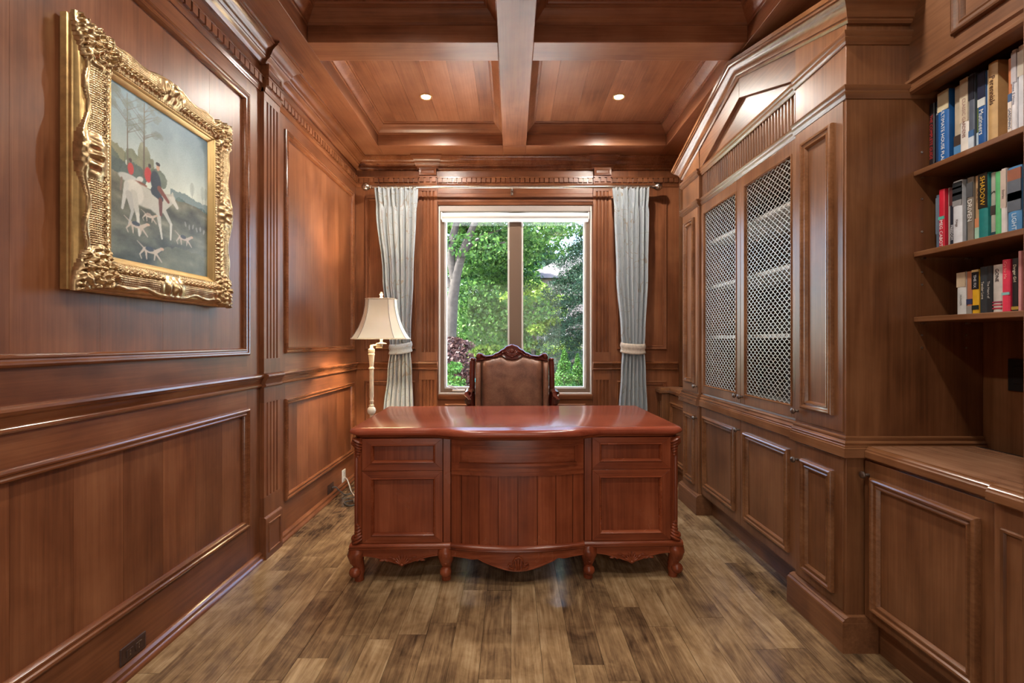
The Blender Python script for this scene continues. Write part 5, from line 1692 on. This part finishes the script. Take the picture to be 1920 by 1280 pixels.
# leaning maple
D = 9.0
mt_ = thing('maple_tree', 'forked maple tree with grey leaning trunk at the left of the window view', 'tree', (P3(842, 700, D)[0], D, GZ))
mb = MB()
def limb(pxs, rads, D0=D, dd=0.0):
    mb.tube([P3(px, py, D0 + dd * i) for i, (px, py) in enumerate(pxs)], rads, 12)
mb.tube([(P3(842, 700, D)[0], D, GZ), P3(842, 700, D), P3(845, 620, D), P3(849, 560, D), P3(855, 515, D), P3(868, 470, D), P3(884, 432, D), P3(902, 385, D), P3(925, 300, D)], [.17, .13, .115, .11, .10, .08, .065, .05, .035], 12)
limb([(852, 530), (846, 490), (848, 450), (858, 410), (866, 360)], [.085, .08, .075, .06, .04])
limb([(866, 478), (880, 462), (905, 440), (950, 428)], [.05, .035, .025, .015], 9.0, .25)
limb([(850, 545), (836, 520), (820, 480)], [.07, .05, .03])
limb([(900, 465), (940, 455), (970, 452)], [.02, .018, .012], 9.5, .1)
mb.build('trunk', 'bark', mt_, sharp=60)
bl = []
for k in range(46):
    px, py, dd = rs.uniform(838, 985), rs.uniform(395, 660), rs.uniform(9.6, 12.5)
    r = rs.uniform(.30, .62)
    bl.append((P3(px, py, dd), (r * 1.2, r, r * .55), 620))
for k in range(26):
    px, py, dd = rs.uniform(780, 1060), rs.uniform(300, 470), rs.uniform(8.6, 11.5)
    r = rs.uniform(.30, .55)
    bl.append((P3(px, py, dd), (r * 1.3, r, r * .5), 420))
leaves('foliage', blob_points(bl, 4), 'leaf_maple', mt_, .085, 5, .6)
# bright shrub behind
t = thing('bright_shrub', 'sunlit yellow-green tree in the middle of the window view', 'tree', (P3(1000, 600, 15)[0], 15, GZ))
MB().tube([(P3(1000, 600, 15)[0], 15, GZ), P3(1000, 640, 15), P3(1002, 560, 15)], [.10, .08, .04], 8).build('trunk', 'bark', t)
bl = []
for k in range(26):
    px, py = rs.uniform(965, 1062), rs.uniform(500, 665)
    if py < 560 and px > 1040: continue
    r = rs.uniform(.30, .65)
    bl.append((P3(px, py, rs.uniform(14.3, 16)), (r * 1.1, r, r * .55), 340))
leaves('foliage', blob_points(bl, 6), 'leaf_bright', t, .12, 7, .5)
t = thing('low_shrub', 'small yellow-leaved shrub just above the chair in the window view', 'shrub', (P3(915, 660, 10)[0], 10, GZ))
MB().tube([(P3(915, 660, 10)[0], 10, GZ), P3(915, 665, 10)], [.05, .03], 8).build('stem', 'bark', t)
leaves('foliage', blob_points([(P3(915, 668, 10), (.42, .3, .26), 1100), (P3(905, 690, 10), (.5, .35, .35), 900)], 8), 'leaf_bright', t, .09, 9, .3)
# spruce at the right with drooping sprays
SPX, SPY = 2.35, 12.2
t = thing('spruce_tree', 'blue-green spruce with drooping boughs at the right of the window view', 'tree', (SPX, SPY, GZ))
MB().tube([(SPX, SPY, GZ), (SPX, SPY, 3.0), (SPX, SPY, 6.5)], [.20, .15, .05], 10).build('trunk', 'bark', t)
pts = []; mbb = MB()
for k in range(46):
    z0 = .2 + 5.6 * k / 46 + rs.uniform(-.1, .1)
    L_ = (2.1 - .22 * z0) * rs.uniform(.7, 1.1)
    an = rs.uniform(PI * .62, PI * 1.55)
    dx, dy = math.cos(an), math.sin(an)
    path = []
    for q in range(9):
        f = q / 8
        path.append((SPX + dx * L_ * f, SPY + dy * L_ * f, z0 + .25 * math.sin(f * 2.2) - .55 * f * f + .12 * max(0, f - .7)))
    mbb.tube(path, [.030 - .003 * q for q in range(9)], 5)
    for q in range(1, 9):
        c = np.array(path[q]); n = 120
        off = rs.normal(size=(n, 3)) * np.array([.13, .13, .045]); off[:, 2] -= np.abs(off[:, 0] + off[:, 1]) * .35
        pts.append(c + off)
mbb.build('bough', 'bark', t, sharp=60)
leaves('needles', np.concatenate(pts), 'leaf_spruce', t, .085, 12, .2, .30)
# pair of small cedars
for k, (px, top, rad, lab) in enumerate(((1058, 654, .21, 'taller of two bright green pointed cedars below the window view'), (1083, 663, .17, 'shorter pointed cedar at the right of the window view'))):
    Dc = 7.6 + .25 * k
    c = P3(px, top, Dc)
    t = thing('cedar_shrub', lab, 'shrub', (c[0], Dc, GZ), group='small cedars outside')
    MB().tube([(c[0], Dc, GZ), (c[0], Dc, c[2] - .1)], [.03, .012], 8).build('trunk', 'bark', t)
    n = 9000
    f = rs.uniform(0, 1, n) ** .75
    z = c[2] - f * (c[2] - GZ - .05)
    rr = rad * (1.15 * np.minimum(1, (f * 2.4)) ** .8) * rs.uniform(.55, 1, n) * (1 + .12 * np.sin(f * 60))
    th = rs.uniform(0, 2 * PI, n)
    leaves('foliage', np.stack([c[0] + rr * np.cos(th), Dc + rr * np.sin(th), z], -1), 'leaf_cedar', t, .040, 30 + k, .2, .5)
# dark red shrub at the lower left
t = thing('red_leaf_shrub', 'purple-red leaved shrub at the lower left of the window view', 'shrub', (P3(852, 690, 8)[0], 8.0, GZ))
MB().tube([(P3(852, 690, 8)[0], 8, GZ), P3(852, 690, 8), P3(862, 650, 8)], [.05, .03, .015], 8).build('stem', 'bark', t)
leaves('foliage', blob_points([(P3(852, 690, 8), (.42, .35, .38), 1500), (P3(848, 650, 8.2), (.30, .25, .18), 500), (P3(868, 648, 8.3), (.22, .2, .10), 260), (P3(858, 725, 7.8), (.40, .3, .3), 800)], 14), 'leaf_red', t, .070, 15, .3)
t = thing('green_undergrowth', 'low dark green bush under the maple in the window view', 'shrub', (P3(850, 720, 7.2)[0], 7.2, GZ))
MB().tube([(P3(850, 720, 7.2)[0], 7.2, GZ), P3(850, 715, 7.2)], [.04, .02], 8).build('stem', 'bark', t)
leaves('foliage', blob_points([(P3(848, 718, 7.2), (.22, .2, .12), 500), (P3(850, 690, 7.3), (.16, .16, .10), 200)], 16), 'leaf_cedar', t, .06, 17, .3)
# board fence
fence = thing('board_fence', 'weathered board fence running across the back of the garden', 'fence', (0, 17.0, GZ))
FZ = P3(0, 669, 17.0)[2]
MB().box(-5, 5.6, 16.96, 17.06, FZ - .02, FZ + .03).build('top_rail', 'fence_wood', fence, sharp=0)
MB().box(-5, 5.6, 17.03, 17.07, FZ - .9, FZ - .8).build('back_rail', 'fence_wood', fence, sharp=0)
first = None
for k in range(76):
    xx = -4.9 + k * .138
    if first is None:
        first = MB().box(xx, xx + .130, 17.00, 17.025, GZ, FZ - .02).build('fence_board', 'fence_wood', fence, sharp=0)
    else:
        copy_of(first, fence, (k * .138, 0, 0))
# neighbour's house
hs_ = thing('neighbour_house', 'pale pinkish house glimpsed through the trees beyond the fence', 'house', (4.5, 27, GZ))
MB().box(.9, 12, 25, 33, GZ, 4.6).build('wall', 'house_wall', hs_, sharp=0)
MB(lambda a, b, h: (a, b, h)).add([(.5, 24.6, 4.6), (12.4, 24.6, 4.6), (12.4, 33.4, 4.6), (.5, 33.4, 4.6), (3.5, 29, 6.6), (9.5, 29, 6.6)], [(0, 1, 5, 4), (1, 2, 5), (2, 3, 4, 5), (3, 0, 4), (0, 3, 2, 1)]).build('roof', 'house_roof', hs_, sharp=0)
for xx, zz in ((1.8, 2.4), (4.6, 2.4), (1.8, .3), (4.6, .3)):
    w_ = MB().box(xx - .06, xx + 1.16, 24.95, 25.02, zz - .06, zz + 1.36).build('window', 'white_frame', hs_, sharp=0)
    MB().box(xx, xx + 1.1, 24.93, 24.96, zz, zz + 1.3).build('pane', 'house_glass', w_, sharp=0)
# background trees
for k, (px, D_, lab, mat) in enumerate(((880, 19, 'tall dense tree behind the maple, left background', 'leaf_maple'), (960, 24, 'background tree behind the window mullion', 'leaf_maple'), (1010, 40, 'far tree rising above the neighbouring house', 'leaf_spruce'))):
    c = P3(px, 560, D_)
    t = thing('background_tree', lab, 'tree', (c[0], D_, GZ), group='trees beyond the fence')
    MB().tube([(c[0], D_, GZ), (c[0], D_, c[2])], [.2, .1], 8).build('trunk', 'bark', t)
    bl = []
    for q in range(24):
        r = rs.uniform(.7, 1.3) * D_ / 20
        top = 440 if k < 2 else 470
        bl.append((P3(px + rs.uniform(-48, 48) * (1 if k < 2 else .7), rs.uniform(top, 680), D_ + rs.uniform(-1, 1)), (r, r, r * .7), 330))
    leaves('foliage', blob_points(bl, 40 + k), mat, t, .012 * D_, 50 + k, .4)
# service wires and the teal barrel
def wire(label, z0, z1, sag, y):
    P_ = [(-9 + 18 * k / 24, y, z0 + (z1 - z0) * k / 24 - sag * math.sin(PI * k / 24)) for k in range(25)]
    tag(MB().tube(P_, .026, 6).build('overhead_wire', 'wire'), label, 'wire', 'overhead wires')
wire('upper overhead wire crossing the garden view', 3.35, 3.30, .35, 16.0)
wire('lower overhead wire crossing the garden view', 2.75, 3.10, .35, 16.3)
bx_, by_ = -.47, 8.6
bt = thing('garden_barrel', 'teal garden barrel glimpsed beside the chair back through the window', 'barrel', (bx_, by_, GZ))
MB().lathe((bx_, by_, GZ), [(.26, 0), (.29, .1), (.31, .5), (.31, .9), (.29, 1.20), (.26, 1.26)], 24).build('body', 'teal', bt)
MB().lathe((bx_, by_, GZ), [(.30, 1.22), (.31, 1.25), (.30, 1.28), (.05, 1.31), (.01, 1.31)], 24).build('lid', 'teal', bt)
